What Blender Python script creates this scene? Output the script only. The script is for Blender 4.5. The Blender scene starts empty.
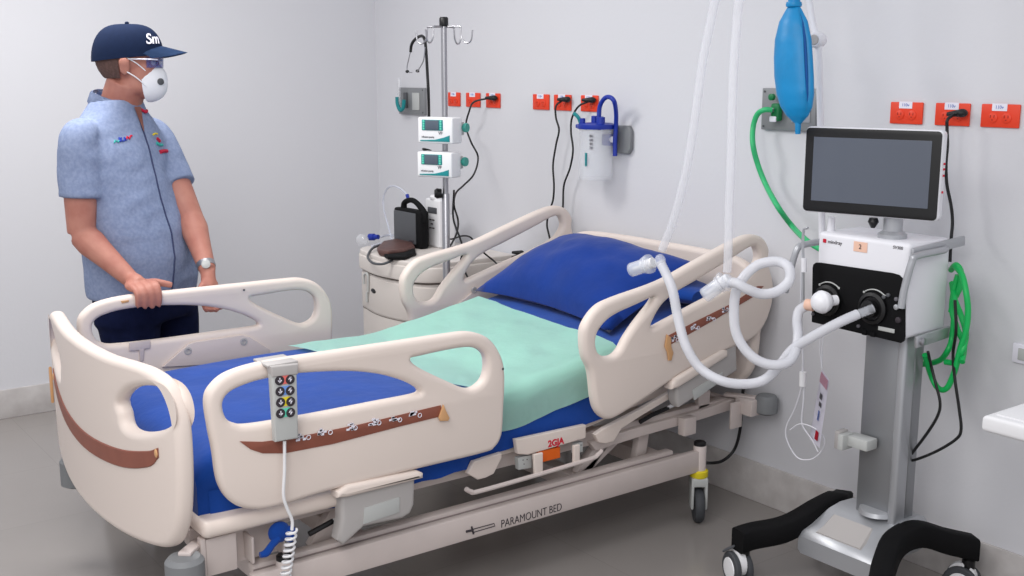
import bpy, bmesh, math, random
from mathutils import Vector, Matrix, noise
from mathutils.bvhtree import BVHTree
from mathutils.geometry import tessellate_polygon
random.seed(4)
COL = bpy.context.scene.collection
PI = math.pi

# ------------------------------------------------------------------ materials
def lin(c):
    c = c/255.0
    return c/12.92 if c <= .04045 else ((c+.055)/1.055)**2.4
def mat(name, rgb, rough=.5, metal=0, noise_amt=0, noise_scale=20, bump=0, bump_scale=200, alpha=1, trans=0, spec=.5, coat=0, rgb2=None, emit=0, sheen=0, ior=1.45):
    m = bpy.data.materials.new(name); m.use_nodes = True
    nt = m.node_tree; b = nt.nodes['Principled BSDF']
    c = tuple(lin(v) for v in rgb)+(1,)
    b.inputs['Base Color'].default_value = c
    b.inputs['Roughness'].default_value = rough; b.inputs['Metallic'].default_value = metal
    b.inputs['Specular IOR Level'].default_value = spec; b.inputs['Alpha'].default_value = alpha
    b.inputs['Transmission Weight'].default_value = trans; b.inputs['Coat Weight'].default_value = coat
    b.inputs['Sheen Weight'].default_value = sheen; b.inputs['IOR'].default_value = ior
    if emit:
        b.inputs['Emission Color'].default_value = c; b.inputs['Emission Strength'].default_value = emit
    tc = nt.nodes.new('ShaderNodeTexCoord')
    if noise_amt or rgb2:
        n = nt.nodes.new('ShaderNodeTexNoise'); n.inputs['Scale'].default_value = noise_scale; n.inputs['Detail'].default_value = 4
        nt.links.new(tc.outputs['Object'], n.inputs['Vector'])
        mx = nt.nodes.new('ShaderNodeMix'); mx.data_type = 'RGBA'
        c2 = tuple(lin(v) for v in rgb2)+(1,) if rgb2 else tuple(v*(1-noise_amt) for v in c[:3])+(1,)
        mx.inputs['A'].default_value = c; mx.inputs['B'].default_value = c2
        rp = nt.nodes.new('ShaderNodeMapRange'); rp.inputs['From Min'].default_value = .35; rp.inputs['From Max'].default_value = .65
        nt.links.new(n.outputs['Fac'], rp.inputs['Value']); nt.links.new(rp.outputs['Result'], mx.inputs['Factor'])
        nt.links.new(mx.outputs['Result'], b.inputs['Base Color'])
    if bump:
        n2 = nt.nodes.new('ShaderNodeTexNoise'); n2.inputs['Scale'].default_value = bump_scale; n2.inputs['Detail'].default_value = 3
        nt.links.new(tc.outputs['Object'], n2.inputs['Vector'])
        bp = nt.nodes.new('ShaderNodeBump'); bp.inputs['Strength'].default_value = bump; bp.inputs['Distance'].default_value = .01
        nt.links.new(n2.outputs['Fac'], bp.inputs['Height']); nt.links.new(bp.outputs['Normal'], b.inputs['Normal'])
    return m
MT = {}
MT['wall'] = mat('wall_paint', (208,208,212), .75, bump=.05, bump_scale=60, spec=.25)
MT['base'] = mat('baseboard_terrazzo', (196,192,190), .5, rgb2=(182,177,175), noise_scale=14, bump=.05)
MT['cream'] = mat('bed_cream_plastic', (222,209,200), .42, spec=.4, bump=.01, bump_scale=500)
MT['creamd'] = mat('bed_cream_panel', (200,188,184), .5)
MT['steelp'] = mat('bed_painted_steel', (205,193,188), .4, noise_amt=.05, noise_scale=8)
MT['groove'] = mat('bed_groove_grey', (140,128,126), .5)
MT['greyp'] = mat('grey_bracket_plastic', (176,172,170), .5)
MT['lgrey'] = mat('light_grey_panel', (182,184,182), .4)
MT['bumper'] = mat('grey_rubber_bumper', (122,124,126), .6)
MT['brown'] = mat('brown_strip', (140,82,66), .5, noise_amt=.1)
MT['gold'] = mat('tan_pointer', (205,158,112), .5)
MT['blue'] = mat('royal_blue_cotton', (16,66,150), .85, noise_amt=.12, noise_scale=9, bump=.25, bump_scale=25, spec=.2, sheen=.15)
MT['pillow'] = mat('blue_pillow_cotton', (10,52,134), .85, noise_amt=.15, noise_scale=7, bump=.3, bump_scale=18, spec=.2, sheen=.15)
MT['mint'] = mat('mint_cotton', (198,244,230), .9, noise_amt=.03, noise_scale=6, bump=.35, bump_scale=14, spec=.1)
MT['black'] = mat('black_plastic', (16,16,18), .4)
MT['blackm'] = mat('black_matte', (13,13,15), .75, spec=.2)
MT['rubber'] = mat('dark_rubber', (62,64,68), .65)
MT['cord'] = mat('black_cord', (20,20,22), .5)
MT['white'] = mat('white_plastic', (226,226,228), .4)
MT['vent'] = mat('ventilator_white', (225,225,230), .38)
MT['silver'] = mat('silver_painted', (176,178,182), .35, metal=.5)
MT['steel'] = mat('brushed_steel', (168,168,172), .32, metal=.9, bump=.03, bump_scale=300)
MT['colm'] = mat('column_aluminium', (150,152,155), .42, metal=.7)
MT['screen'] = mat('grey_screen_glass', (86,92,104), .25, spec=.5, coat=.2)
MT['orange'] = mat('orange_red_plastic', (226,62,30), .45)
MT['oranged'] = mat('dark_orange_socket', (150,34,16), .5)
MT['gauge'] = mat('orange_gauge', (222,98,18), .5)
MT['cabinet'] = mat('cabinet_beige', (205,198,192), .45)
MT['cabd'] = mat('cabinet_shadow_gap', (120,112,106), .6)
MT['cabt'] = mat('cabinet_top_beige', (212,205,199), .4)
MT['teal'] = mat('teal_plastic', (20,128,132), .45)
MT['tealk'] = mat('teal_knob', (60,150,138), .45)
MT['lcd'] = mat('pump_display', (82,92,104), .3)
MT['lcdb'] = mat('pump_display_blue', (52,62,100), .3)
MT['grey'] = mat('outlet_panel_grey', (140,142,144), .45, metal=.35, noise_amt=.08, noise_scale=12)
MT['green'] = mat('green_hose', (10,172,84), .4)
MT['greenl'] = mat('green_hose_pale', (50,178,112), .4)
MT['gvalve'] = mat('green_valve', (0,110,60), .4)
MT['dblue'] = mat('dark_blue_plastic', (24,48,150), .35)
MT['clear'] = mat('clear_plastic', (236,238,242), .08, alpha=.24, spec=.7)
MT['clearr'] = mat('clear_connector_plastic', (240,243,250), .08, alpha=.3, spec=.8)
MT['bag'] = mat('blue_breathing_bag', (0,134,194), .42, noise_amt=.12, noise_scale=12, bump=.1, bump_scale=30)
MT['bagd'] = mat('blue_bag_fold_shade', (0,78,150), .5)  # bag blue darkened, shade of the crease put into the colour
MT['hose'] = mat('white_corrugated_hose', (226,227,233), .35, alpha=.72)
MT['hosep'] = mat('clear_corrugated_hose', (235,236,242), .35, alpha=.38)
MT['ball'] = mat('white_filter', (240,240,244), .35)
MT['skin'] = mat('skin', (180,124,108), .55, noise_amt=.1, noise_scale=14, rgb2=(166,106,92), bump=.03)
MT['shirt'] = mat('blue_chambray', (138,150,178), .9, rgb2=(124,137,167), noise_scale=90, bump=.25, bump_scale=22, spec=.15)
MT['shirtd'] = mat('shirt_placket_dark', (58,66,98), .9)
MT['jeans'] = mat('navy_denim', (20,27,58), .9, noise_amt=.2, noise_scale=30, bump=.2, bump_scale=40, spec=.1)
MT['cap'] = mat('navy_cap', (20,33,60), .85, noise_amt=.1, noise_scale=60, spec=.15)
MT['capb'] = mat('navy_cap_brim', (48,70,106), .8, spec=.15)
MT['hair'] = mat('short_brown_hair', (98,74,68), .9, noise_amt=.3, noise_scale=120)
MT['mask'] = mat('white_mask', (232,233,238), .85, spec=.1)
MT['redc'] = mat('red_embroidery', (190,24,58), .8)
MT['tealc'] = mat('teal_embroidery', (60,168,160), .8)
MT['navyc'] = mat('blue_embroidery', (36,62,160), .8)
MT['yellow'] = mat('yellow_plastic', (226,206,40), .5)
MT['bluedot'] = mat('blue_key', (110,150,220), .5)
MT['reddot'] = mat('red_key', (226,110,104), .5)
MT['mintdot'] = mat('mint_key', (96,206,178), .5)
MT['leather'] = mat('brown_leather', (74,46,42), .45, rgb2=(96,66,60), noise_scale=30, bump=.1)
MT['dgrey'] = mat('dark_grey_panel', (78,80,84), .5)
MT['paper'] = mat('white_label', (228,226,236), .6)
MT['peach'] = mat('peach_label', (232,190,168), .6)
MT['pinkp'] = mat('pink_print', (205,160,178), .6)
MT['ink'] = mat('dark_ink', (50,44,50), .6)
MT['inkg'] = mat('grey_ink', (100,98,104), .6)
MT['inkb'] = mat('blue_ink', (110,130,190), .6)
MT['redink'] = mat('red_ink', (200,20,50), .6)
MT['lens'] = mat('blue_lens', (90,110,190), .2, alpha=.55)
MT['wire'] = mat('thin_white_tube', (212,212,218), .4)
MT['tube'] = mat('clear_thin_tube', (210,214,226), .3, alpha=.6)

# floor: large polished porcelain tiles
def floor_mat():
    m = bpy.data.materials.new('polished_floor_tiles'); m.use_nodes = True
    nt = m.node_tree; b = nt.nodes['Principled BSDF']; tc = nt.nodes.new('ShaderNodeTexCoord')
    br = nt.nodes.new('ShaderNodeTexBrick'); br.offset = 0; br.inputs['Scale'].default_value = 1
    br.inputs['Brick Width'].default_value = .6; br.inputs['Row Height'].default_value = .6
    br.inputs['Mortar Size'].default_value = .002; br.inputs['Mortar Smooth'].default_value = .6
    c = tuple(lin(v) for v in (150,145,141)); d = tuple(lin(v) for v in (141,136,132))
    br.inputs['Color1'].default_value = c+(1,); br.inputs['Color2'].default_value = tuple(v*.97 for v in c)+(1,); br.inputs['Mortar'].default_value = d+(1,)
    nt.links.new(tc.outputs['Object'], br.inputs['Vector'])
    n = nt.nodes.new('ShaderNodeTexNoise'); n.inputs['Scale'].default_value = 2.2; n.inputs['Detail'].default_value = 5
    nt.links.new(tc.outputs['Object'], n.inputs['Vector'])
    mx = nt.nodes.new('ShaderNodeMix'); mx.data_type = 'RGBA'; mx.blend_type = 'MULTIPLY'; mx.inputs['B'].default_value = (.86,.85,.85,1)
    nt.links.new(n.outputs['Fac'], mx.inputs['Factor']); nt.links.new(br.outputs['Color'], mx.inputs['A'])
    nt.links.new(mx.outputs['Result'], b.inputs['Base Color'])
    b.inputs['Roughness'].default_value = .22; b.inputs['Specular IOR Level'].default_value = .5
    return m
MT['floor'] = floor_mat()

# ------------------------------------------------------------------ mesh helpers
def V(*a): return Vector(a)
def catmull(p, n=8, closed=False):
    p = [Vector(q) for q in p]; N = len(p); out = []
    rng = range(N) if closed else range(N-1)
    for i in rng:
        a = p[(i-1) % N] if (closed or i > 0) else p[0]*2-p[1]
        b = p[i]; c = p[(i+1) % N]
        d = p[(i+2) % N] if (closed or i+2 < N) else p[-1]*2-p[-2]
        for k in range(n):
            t = k/n
            out.append(.5*((2*b)+(c-a)*t+(2*a-5*b+4*c-d)*t*t+(3*b-a-3*c+d)*t**3))
    if not closed: out.append(p[-1])
    return out
def resample(p, step):
    out = [p[0]]; acc = 0
    for i in range(1, len(p)):
        a, b = p[i-1], p[i]; L = (b-a).length
        if L < 1e-9: continue
        t = step-acc
        while t <= L:
            out.append(a.lerp(b, t/L)); t += step
        acc = L-(t-step)
    out.append(p[-1]); return out
def tube(bm, pts, r, seg=10, caps=True, n=8, smooth=True, corr=0, step=None, flat=None):
    P = [Vector(q) for q in pts]
    if smooth and len(P) > 2: Q = catmull(P, n)
    else: Q = P
    if step: Q = resample(Q, step)
    N = len(Q)
    if isinstance(r, (list, tuple)):
        R = []
        for i in range(N):
            t = i/(N-1)*(len(r)-1); k = min(int(t), len(r)-2); R.append(r[k]+(r[k+1]-r[k])*(t-k))
    else: R = [r]*N
    if corr: R = [R[i]*(1+corr*(1 if i % 2 else -1)) for i in range(N)]
    T = []
    for i in range(N):
        d = Q[min(i+1, N-1)]-Q[max(i-1, 0)]; T.append(d.normalized() if d.length > 1e-9 else V(0,0,1))
    up = V(0,0,1) if abs(T[0].z) < .9 else V(1,0,0)
    x = T[0].cross(up).normalized(); rings = []
    for i in range(N):
        x = (x-T[i]*x.dot(T[i])).normalized(); y = T[i].cross(x)
        ring = []
        for k in range(seg):
            a = 2*PI*k/seg; off = x*math.cos(a)*R[i]+y*math.sin(a)*R[i]
            ring.append(bm.verts.new(Q[i]+off))
        rings.append(ring)
    for i in range(N-1):
        for k in range(seg):
            bm.faces.new((rings[i][k], rings[i][(k+1) % seg], rings[i+1][(k+1) % seg], rings[i+1][k]))
    if caps:
        bm.faces.new(rings[0][::-1]); bm.faces.new(rings[-1])
    return bm
def loft(bm, rings, caps=True):
    vr = [[bm.verts.new(p) for p in r] for r in rings]; n = len(vr[0])
    for i in range(len(vr)-1):
        for k in range(n):
            bm.faces.new((vr[i][k], vr[i][(k+1) % n], vr[i+1][(k+1) % n], vr[i+1][k]))
    if caps:
        bm.faces.new(vr[0][::-1]); bm.faces.new(vr[-1])
    return bm
def box(bm, x0, x1, y0, y1, z0, z1, bev=0, seg=2, edges=None, M=None):
    b = bmesh.new(); bmesh.ops.create_cube(b, size=1)
    for v in b.verts:
        v.co = V(x0+(v.co.x+.5)*(x1-x0), y0+(v.co.y+.5)*(y1-y0), z0+(v.co.z+.5)*(z1-z0))
    if bev:
        E = [e for e in b.edges if edges is None or edges(e)]
        bmesh.ops.bevel(b, geom=E, offset=bev, segments=seg, profile=.5, affect='EDGES')
    if M: bmesh.ops.transform(b, matrix=M, verts=b.verts)
    return merge(bm, b)
def merge(bm, b):
    me = bpy.data.meshes.new('tmp'); b.to_mesh(me); b.free(); bm.from_mesh(me); bpy.data.meshes.remove(me); return bm
def bar(bm, a, b, w, h, bev=.004, up=V(0,0,1)):
    a, b = Vector(a), Vector(b); t = (b-a).normalized(); s = t.cross(up).normalized(); u = s.cross(t); L = (b-a).length
    M = Matrix((( s.x,t.x,u.x,(a.x+b.x)/2),(s.y,t.y,u.y,(a.y+b.y)/2),(s.z,t.z,u.z,(a.z+b.z)/2),(0,0,0,1)))
    return box(bm, -w/2, w/2, -L/2, L/2, -h/2, h/2, bev, M=M)
def lathe(bm, prof, o, ax=(0,0,1), seg=24, sx=1, sy=1):
    ax = Vector(ax).normalized(); up = V(0,0,1) if abs(ax.z) < .9 else V(1,0,0)
    x = ax.cross(up).normalized(); y = ax.cross(x); o = Vector(o); rings = []
    for (r, h) in prof:
        r = max(r, 1e-4)
        rings.append([o+ax*h+x*math.cos(2*PI*k/seg)*r*sx+y*math.sin(2*PI*k/seg)*r*sy for k in range(seg)])
    return loft(bm, rings)
def ell(bm, c, r, seg=24, M=None):
    b = bmesh.new(); bmesh.ops.create_uvsphere(b, u_segments=seg, v_segments=max(8, seg//2), radius=1)
    for v in b.verts:
        q = V(v.co.x*r[0], v.co.y*r[1], v.co.z*r[2])
        if M: q = M @ q
        v.co = q+Vector(c)
    return merge(bm, b)
def NB(): return bmesh.new()
def area(p): return sum(p[i][0]*p[(i+1) % len(p)][1]-p[(i+1) % len(p)][0]*p[i][1] for i in range(len(p)))/2
def plate(outer, holes, thick, bev, fn, smooth_n=5, bis=None, res=3):
    """2D outline with holes -> thick rounded plate; fn maps (u,v,w) to the scene"""
    def off(p, d):   # inset of a closed outline by d (towards the solid)
        n = len(p); q = []
        for i in range(n):
            a = (p[i]-p[i-1]).normalized(); c = (p[(i+1) % n]-p[i]).normalized(); t = a+c
            t = t.normalized() if t.length > 1e-6 else a
            k = min(1/max(t.dot(a), .5), 1.6)
            q.append(p[i]+V(-t.y, t.x)*d*k)
        return q
    loops = []
    for k, pl in enumerate([outer]+list(holes)):
        P = [Vector((a[0], a[1])) for a in pl]
        if smooth_n > 1: P = catmull(P, smooth_n, True)
        P = [P[i] for i in range(len(P)) if (P[i]-P[i-1]).length > 1e-5]
        ar = area(P)
        if (k == 0 and ar < 0) or (k > 0 and ar > 0): P = P[::-1]
        loops.append(P)
    bm = NB(); h = thick/2; n_ = res+1; prof = []
    for i in range(n_+1):
        a = PI/2*i/n_; prof.append((bev*(1-math.sin(a)), -h+bev*(1-math.cos(a))))
    prof = prof+[(d, -w) for d, w in prof[::-1]]
    cap = {0: [], 1: []}
    for P in loops:
        rg = []
        for d, w in prof:
            q = off(P, d); rg.append([bm.verts.new((v.x, v.y, w)) for v in q])
        n = len(P)
        for a, b in zip(rg, rg[1:]):
            for i in range(n): bm.faces.new((a[i], a[(i+1) % n], b[(i+1) % n], b[i]))
        cap[0].append(rg[0]); cap[1].append(rg[-1])
    tris = tessellate_polygon([[Vector((v.co.x, v.co.y, 0)) for v in r] for r in cap[1]])
    for side in (0, 1):
        fl = [v for r in cap[side] for v in r]
        for t in tris:
            try: bm.faces.new([fl[i] for i in (t if side else t[::-1])])
            except ValueError: pass
    bmesh.ops.recalc_face_normals(bm, faces=bm.faces)
    if bis:
        for (axis, vals) in bis:
            for c in vals:
                nrm = V(1,0,0) if axis == 0 else V(0,1,0)
                bmesh.ops.bisect_plane(bm, geom=bm.verts[:]+bm.edges[:]+bm.faces[:], plane_co=nrm*c, plane_no=nrm)
    for v in bm.verts: v.co = Vector(fn(*v.co))
    return bm
def text(s, size, fn, ext=.0006, align='CENTER', shear=0, bold=0):
    cu = bpy.data.curves.new('t', 'FONT'); cu.body = s; cu.size = size; cu.extrude = ext; cu.align_x = align; cu.align_y = 'CENTER'; cu.shear = shear; cu.offset = bold
    o = bpy.data.objects.new('t', cu); COL.objects.link(o); bpy.context.view_layer.update()
    me = bpy.data.meshes.new_from_object(o.evaluated_get(bpy.context.evaluated_depsgraph_get()))
    bpy.data.objects.remove(o); bpy.data.curves.remove(cu)
    bm = NB(); bm.from_mesh(me); bpy.data.meshes.remove(me)
    for v in bm.verts: v.co = Vector(fn(*v.co))
    return bm
def wl(o):   # offset of a top-level ancestor
    while o.parent: o = o.parent
    return o.location
def obj(name, bm, m, parent=None, sharp=38, flat=False, split=False):
    if split:
        seen = set(); out = []; isl = []
        for v in bm.verts:
            if v in seen: continue
            st = [v]; seen.add(v); L = []
            while st:
                q = st.pop(); L.append(q)
                for e in q.link_edges:
                    w_ = e.other_vert(q)
                    if w_ not in seen: seen.add(w_); st.append(w_)
            isl.append(L)
        for L in isl:
            b = bmesh.new(); mp = {q: b.verts.new(q.co) for q in L}
            for f in {f for q in L for f in q.link_faces}: b.faces.new([mp[q] for q in f.verts])
            out.append(obj(name, b, m, parent, sharp, flat))
        bm.free(); return out
    if not flat:
        bm.normal_update()
        for f in bm.faces: f.smooth = True
        c = math.cos(math.radians(sharp))
        for e in bm.edges:
            if len(e.link_faces) == 2 and e.link_faces[0].normal.dot(e.link_faces[1].normal) < c: e.smooth = False
    bmesh.ops.recalc_face_normals(bm, faces=bm.faces)
    me = bpy.data.meshes.new(name); o = bpy.data.objects.new(name, me); COL.objects.link(o)
    if parent: off = wl(parent).copy(); o.parent = parent
    else:
        xs = [v.co for v in bm.verts]
        off = V((min(v.x for v in xs)+max(v.x for v in xs))/2, (min(v.y for v in xs)+max(v.y for v in xs))/2, min(v.z for v in xs)); o.location = off
    bmesh.ops.translate(bm, verts=bm.verts, vec=-off)
    bm.to_mesh(me); bm.free(); me.materials.append(MT[m] if isinstance(m, str) else m)
    return o
def thing(name, label, cat, loc, group=None):
    o = bpy.data.objects.new(name, None); COL.objects.link(o); o.location = loc; o.empty_display_size = .05
    return tag(o, label, cat, group)
def tag(o, label=None, cat=None, group=None, kind=None):
    if label: o['label'] = label
    if cat: o['category'] = cat
    if group: o['group'] = group
    if kind: o['kind'] = kind
    return o
def copy_tree(o, parent=None):
    c = o.copy(); COL.objects.link(c); c.parent = parent
    for ch in list(o.children): copy_tree(ch, c)
    return c
def struct(name, bm, m, parent=None):
    o = obj(name, bm, m, parent)
    if not parent: o['kind'] = 'structure'
    return o
def remesh(bm, vox, smooth=4):
    me = bpy.data.meshes.new('r'); bm.to_mesh(me); bm.free()
    o = bpy.data.objects.new('r', me); COL.objects.link(o)
    md = o.modifiers.new('r', 'REMESH'); md.mode = 'VOXEL'; md.voxel_size = vox
    if smooth:
        s = o.modifiers.new('s', 'SMOOTH'); s.iterations = smooth; s.factor = .5
    bpy.context.view_layer.update()
    m2 = bpy.data.meshes.new_from_object(o.evaluated_get(bpy.context.evaluated_depsgraph_get()))
    bpy.data.objects.remove(o); bpy.data.meshes.remove(me)
    b = NB(); b.from_mesh(m2); bpy.data.meshes.remove(m2); return b
def nz(p, s, seed=0): return noise.noise(Vector(p)*s+V(seed, seed*1.7, seed*.3))

XL, YW = -5.54, 3.175      # left wall, head wall
# ------------------------------------------------------------------ room
struct('floor', box(NB(), XL-.1, 2.2, -2.2, YW+.1, -.05, 0), 'floor')
struct('wall_left', box(NB(), XL-.1, XL, -2.2, YW+.1, 0, 2.75), 'wall')
struct('wall_right', box(NB(), XL, 2.2, YW, YW+.1, 0, 2.75), 'wall')
struct('baseboard_left', box(NB(), XL, XL+.012, -2.2, YW-.012, 0, .14, .003), 'base')
struct('baseboard_right', box(NB(), XL, 2.2, YW-.012, YW, 0, .155, .003), 'base')

#@BED
# ------------------------------------------------------------------ bed
CX = -3.202
def mir(x): return 2*CX-x
bed = thing('hospital_bed', 'cream adjustable hospital bed with raised side rails and white metal base', 'bed', (CX, 2.0, 0))
FO = [(0.9999,0.7948),(1.0175,0.8308),(1.0665,0.8592),(1.1706,0.8719),(1.3552,0.871),(1.5637,0.8687),(1.7274,0.8668),(1.8042,0.8627),(1.8685,0.8372),(1.9123,0.785),(1.9307,0.7203),(1.9268,0.6085),(1.9192,0.5279),(1.8929,0.492),(1.8484,0.4822),(1.6292,0.4822),(1.3422,0.481),(1.1732,0.4721),(1.0976,0.4847),(1.0497,0.518),(1.0228,0.573),(1.0138,0.6579),(1.0043,0.7286)]
FH1 = [(1.044,0.7817),(1.064,0.8072),(1.1132,0.8213),(1.1742,0.8266),(1.2623,0.825),(1.3955,0.8092),(1.4913,0.7867),(1.5614,0.7594),(1.6069,0.7343),(1.6299,0.7142),(1.613,0.7053),(1.4892,0.7052),(1.2841,0.7056),(1.1191,0.7106),(1.0732,0.722),(1.0501,0.7436)]
FH2 = [(1.6018,0.8111),(1.6351,0.8162),(1.758,0.82),(1.8198,0.8124),(1.8574,0.7856),(1.8644,0.7432),(1.8515,0.7085),(1.8189,0.691),(1.785,0.6952),(1.7256,0.7263),(1.6344,0.7797)]
HO = [(2.2365,0.7788),(2.2461,0.826),(2.2972,0.8761),(2.3731,0.8978),(2.5669,0.9288),(2.7356,0.9791),(2.9128,1.0319),(3.004,1.0487),(3.0679,1.0326),(3.1025,0.9899),(3.1029,0.9428),(3.1321,0.8667),(3.132,0.7856),(3.0935,0.709),(3.0266,0.6665),(2.8977,0.645),(2.7153,0.6084),(2.5795,0.5603),(2.4175,0.5058),(2.3519,0.494),(2.3104,0.5187),(2.2882,0.5664),(2.2717,0.6655),(2.2457,0.7188)]
HH1 = [(2.2908,0.7711),(2.307,0.8048),(2.3603,0.8384),(2.4699,0.8647),(2.5412,0.8796),(2.5328,0.8587),(2.4716,0.8059),(2.4243,0.7588),(2.3946,0.7196),(2.3633,0.7053),(2.3241,0.7112),(2.2974,0.734)]
HH2 = [(2.5309,0.7778),(2.5699,0.8406),(2.6365,0.8802),(2.7385,0.9134),(2.8961,0.9667),(2.9892,1.0003),(3.0275,1.0039),(3.0473,0.9806),(3.0456,0.9484),(3.0019,0.9072),(2.9011,0.8707),(2.7422,0.8296),(2.6039,0.7919)]
FS = [(1.0792,0.6767),(1.1419,0.6628),(1.221,0.6567),(1.4311,0.6554),(1.6937,0.6628),(1.7018,0.6297),(1.5585,0.6253),(1.3467,0.6161),(1.2022,0.6189),(1.1405,0.6317),(1.108,0.6493)]
HS = [(2.5941,0.7397),(2.7445,0.7769),(2.9243,0.8181),(3.0413,0.8621),(3.0734,0.8585),(3.0172,0.825),(2.8358,0.7707),(2.6441,0.7174),(2.6056,0.7067)]
def rail(out, holes, stripe, side, foot):
    s = 1 if side == 'near' else -1
    fx = (lambda w: -2.65+w) if s > 0 else (lambda w: mir(-2.65)-w)
    o = obj('side_rail', plate(out, holes, .044, .017, lambda u, v, w: (fx(w), u, v), 5, res=4), 'cream', bed, 50)
    st = obj('decal_strip', plate(stripe, [], .004, .0008, lambda u, v, w: (fx(.0225+w), u, v), 1, res=1), 'brown', o)
    # small position pictograms printed along the strip
    n = 6 if foot else 4
    a = Vector(stripe[0]); 
    for k in range(n):
        ic = NB()
        if foot: c = FI[k]
        else: c = HI[k]
        rnd = random.Random(k*7+foot)
        for q in range(8):
            du = rnd.uniform(-.015, .013); dv = rnd.uniform(-.008, .008); w_ = rnd.uniform(.006, .013); h_ = rnd.uniform(.004, .007)
            x = fx(.0262)
            box(ic, x-.0008, x+.0008, c[0]+du-w_/2, c[0]+du+w_/2, c[1]+dv-h_/2, c[1]+dv+h_/2)
        x = fx(.0262); cc = V(x, c[0]+.019, c[1]-.006)
        ring = [cc+V(0, math.cos(t*PI/5)*.006, math.sin(t*PI/5)*.006) for t in range(11)]
        tube(ic, ring, .0012, 5, smooth=False)
        obj('pictogram', ic, 'paper', st)
    return o
FI = [(1.2529,0.6559),(1.3179,0.6572),(1.3938,0.6553),(1.4688,0.6554),(1.5362,0.6515),(1.602,0.6526)]
HI = [(2.6248,0.7288),(2.7236,0.7569),(2.8008,0.7766),(2.8745,0.7992)]
rf = rail(FO, [FH1, FH2], FS, 'near', 1)
rh = rail(HO, [HH1, HH2], HS, 'near', 0)
rff = rail(FO, [FH1, FH2], FS, 'far', 1)
rhf = rail(HO, [HH1, HH2], HS, 'far', 0)
# angle pointers (small tan pendulums)
def pointer(p, parent):
    o = obj('angle_pointer', plate(p, [], .008, .002, lambda u, v, w: (-2.621+w, u, v), 1, res=1), 'gold', parent)
    tag(o, 'tan angle pointer')
pointer([(1.6989,0.6649),(1.7072,0.6453),(1.7191,0.6219),(1.7138,0.6138),(1.6861,0.619),(1.6828,0.6286)], rf)
pointer([(2.5915,0.749),(2.6082,0.7363),(2.6117,0.7047),(2.6219,0.6824),(2.6135,0.6559),(2.6017,0.6577),(2.596,0.6863),(2.5836,0.7088)], rh)
# screws at the ends of the rails
for (py, pz, par) in ((1.905, .81, rf), (1.905, .81, rff)):
    s = 1 if par is rf else -1
    x = -2.628 if s > 0 else -3.73
    py, pz = [(-2.628,1.9181,0.7351)][0][1:] if s > 0 else [(-3.73,1.5762,0.8458)][0][1:]
    obj('rail_screw', lathe(NB(), [(.004,0),(.004,.0015)], (x-(.001 if s > 0 else -.001), py, pz), (s,0,0), 10), 'dgrey', par)
# the far foot rail: inner mounting plate with two bolts, latch plate
XF = mir(-2.65)+.022
pl = obj('mounting_plate', plate([(1.264,0.6119),(1.3597,0.6793),(1.3815,0.6833),(1.559,0.6835),(1.5889,0.6719),(1.6601,0.617),(1.6582,0.5722)], [], .012, .003, lambda u, v, w: (XF+.006+w, u, v), 1, res=1), 'creamd', rff)
for p in [(-3.7,1.3554,0.6565),(-3.7,1.562,0.6607)]:
    obj('bolt_head', lathe(NB(), [(.014,0),(.014,.004),(.008,.005),(.007,.002)], (XF+.010, p[1], p[2]), (1,0,0), 16), 'greyp', pl)
lp = obj('latch_plate', plate([(1.1572,0.7121),(1.2285,0.7123),(1.2268,0.6845),(1.2062,0.6841),(1.2003,0.643),(1.1901,0.6446),(1.1891,0.6831),(1.1554,0.6846)], [], .008, .002, lambda u, v, w: (XF+.004+w, u, v), 1, res=1), 'creamd', rff)
pl2 = obj('mounting_plate', plate([(2.3448,0.5982),(2.58,0.7344),(2.6711,0.7494),(2.7959,0.6667),(2.7962,0.5366)], [], .012, .003, lambda u, v, w: (XF+.006+w, u, v), 1, res=1), 'creamd', rhf)
for p in [(-3.7,2.5694,0.7327)]:
    obj('bolt_head', lathe(NB(), [(.014,0),(.014,.004),(.008,.005),(.007,.002)], (XF+.010, p[1], p[2]), (1,0,0), 16), 'greyp', pl2)
obj('grip_label', plate([(1.1398,0.8583),(1.1664,0.8585),(1.166,0.8518),(1.1426,0.8495)], [], .003, .0005, lambda u, v, w: (XF+.002+w, u, v), 1, res=1), 'gold', rff)
# rail carriers (grey folding brackets) and the cream ledges above them
def carrier(outline, window, ledge, s, par):
    f = (lambda w, b: -2.66+w+b) if s > 0 else (lambda w, b: mir(-2.66)-w-b)
    o = obj('rail_carrier', plate(outline, [], .05, .012, lambda u, v, w: (f(w, 0), u, v), 1), 'greyp', par)
    obj('carrier_window', plate(window, [], .006, .001, lambda u, v, w: (f(w, .0255), u, v), 1, res=1), 'lgrey', o)
    obj('carrier_ledge', plate(ledge, [], .05, .012, lambda u, v, w: (f(w, .018), u, v), 1), 'cream', o)
    return o
CO = [(1.3694,0.479),(1.6119,0.4784),(1.6066,0.376),(1.5925,0.3518),(1.5654,0.3432),(1.441,0.3498),(1.3734,0.3106),(1.3553,0.3301),(1.3696,0.3883)]
CW = [(1.4394,0.4068),(1.5535,0.4129),(1.5526,0.3676),(1.4349,0.3603)]
CLd = [(1.3508,0.4774),(1.3821,0.4907),(1.6086,0.4822),(1.6287,0.4717),(1.6285,0.4566),(1.381,0.4559),(1.3503,0.4602)]
HCO = [(2.6539,0.5889),(2.9534,0.6686),(2.9645,0.5604),(2.7985,0.511),(2.6775,0.4747),(2.6621,0.4989)]
HCW = [(2.7335,0.5294),(2.8814,0.57),(2.8829,0.5406),(2.7449,0.4914)]
HCL = [(2.6215,0.5696),(2.635,0.5884),(2.8669,0.6558),(2.8927,0.6484),(2.8938,0.6264),(2.6553,0.5533),(2.6221,0.5519)]
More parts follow.
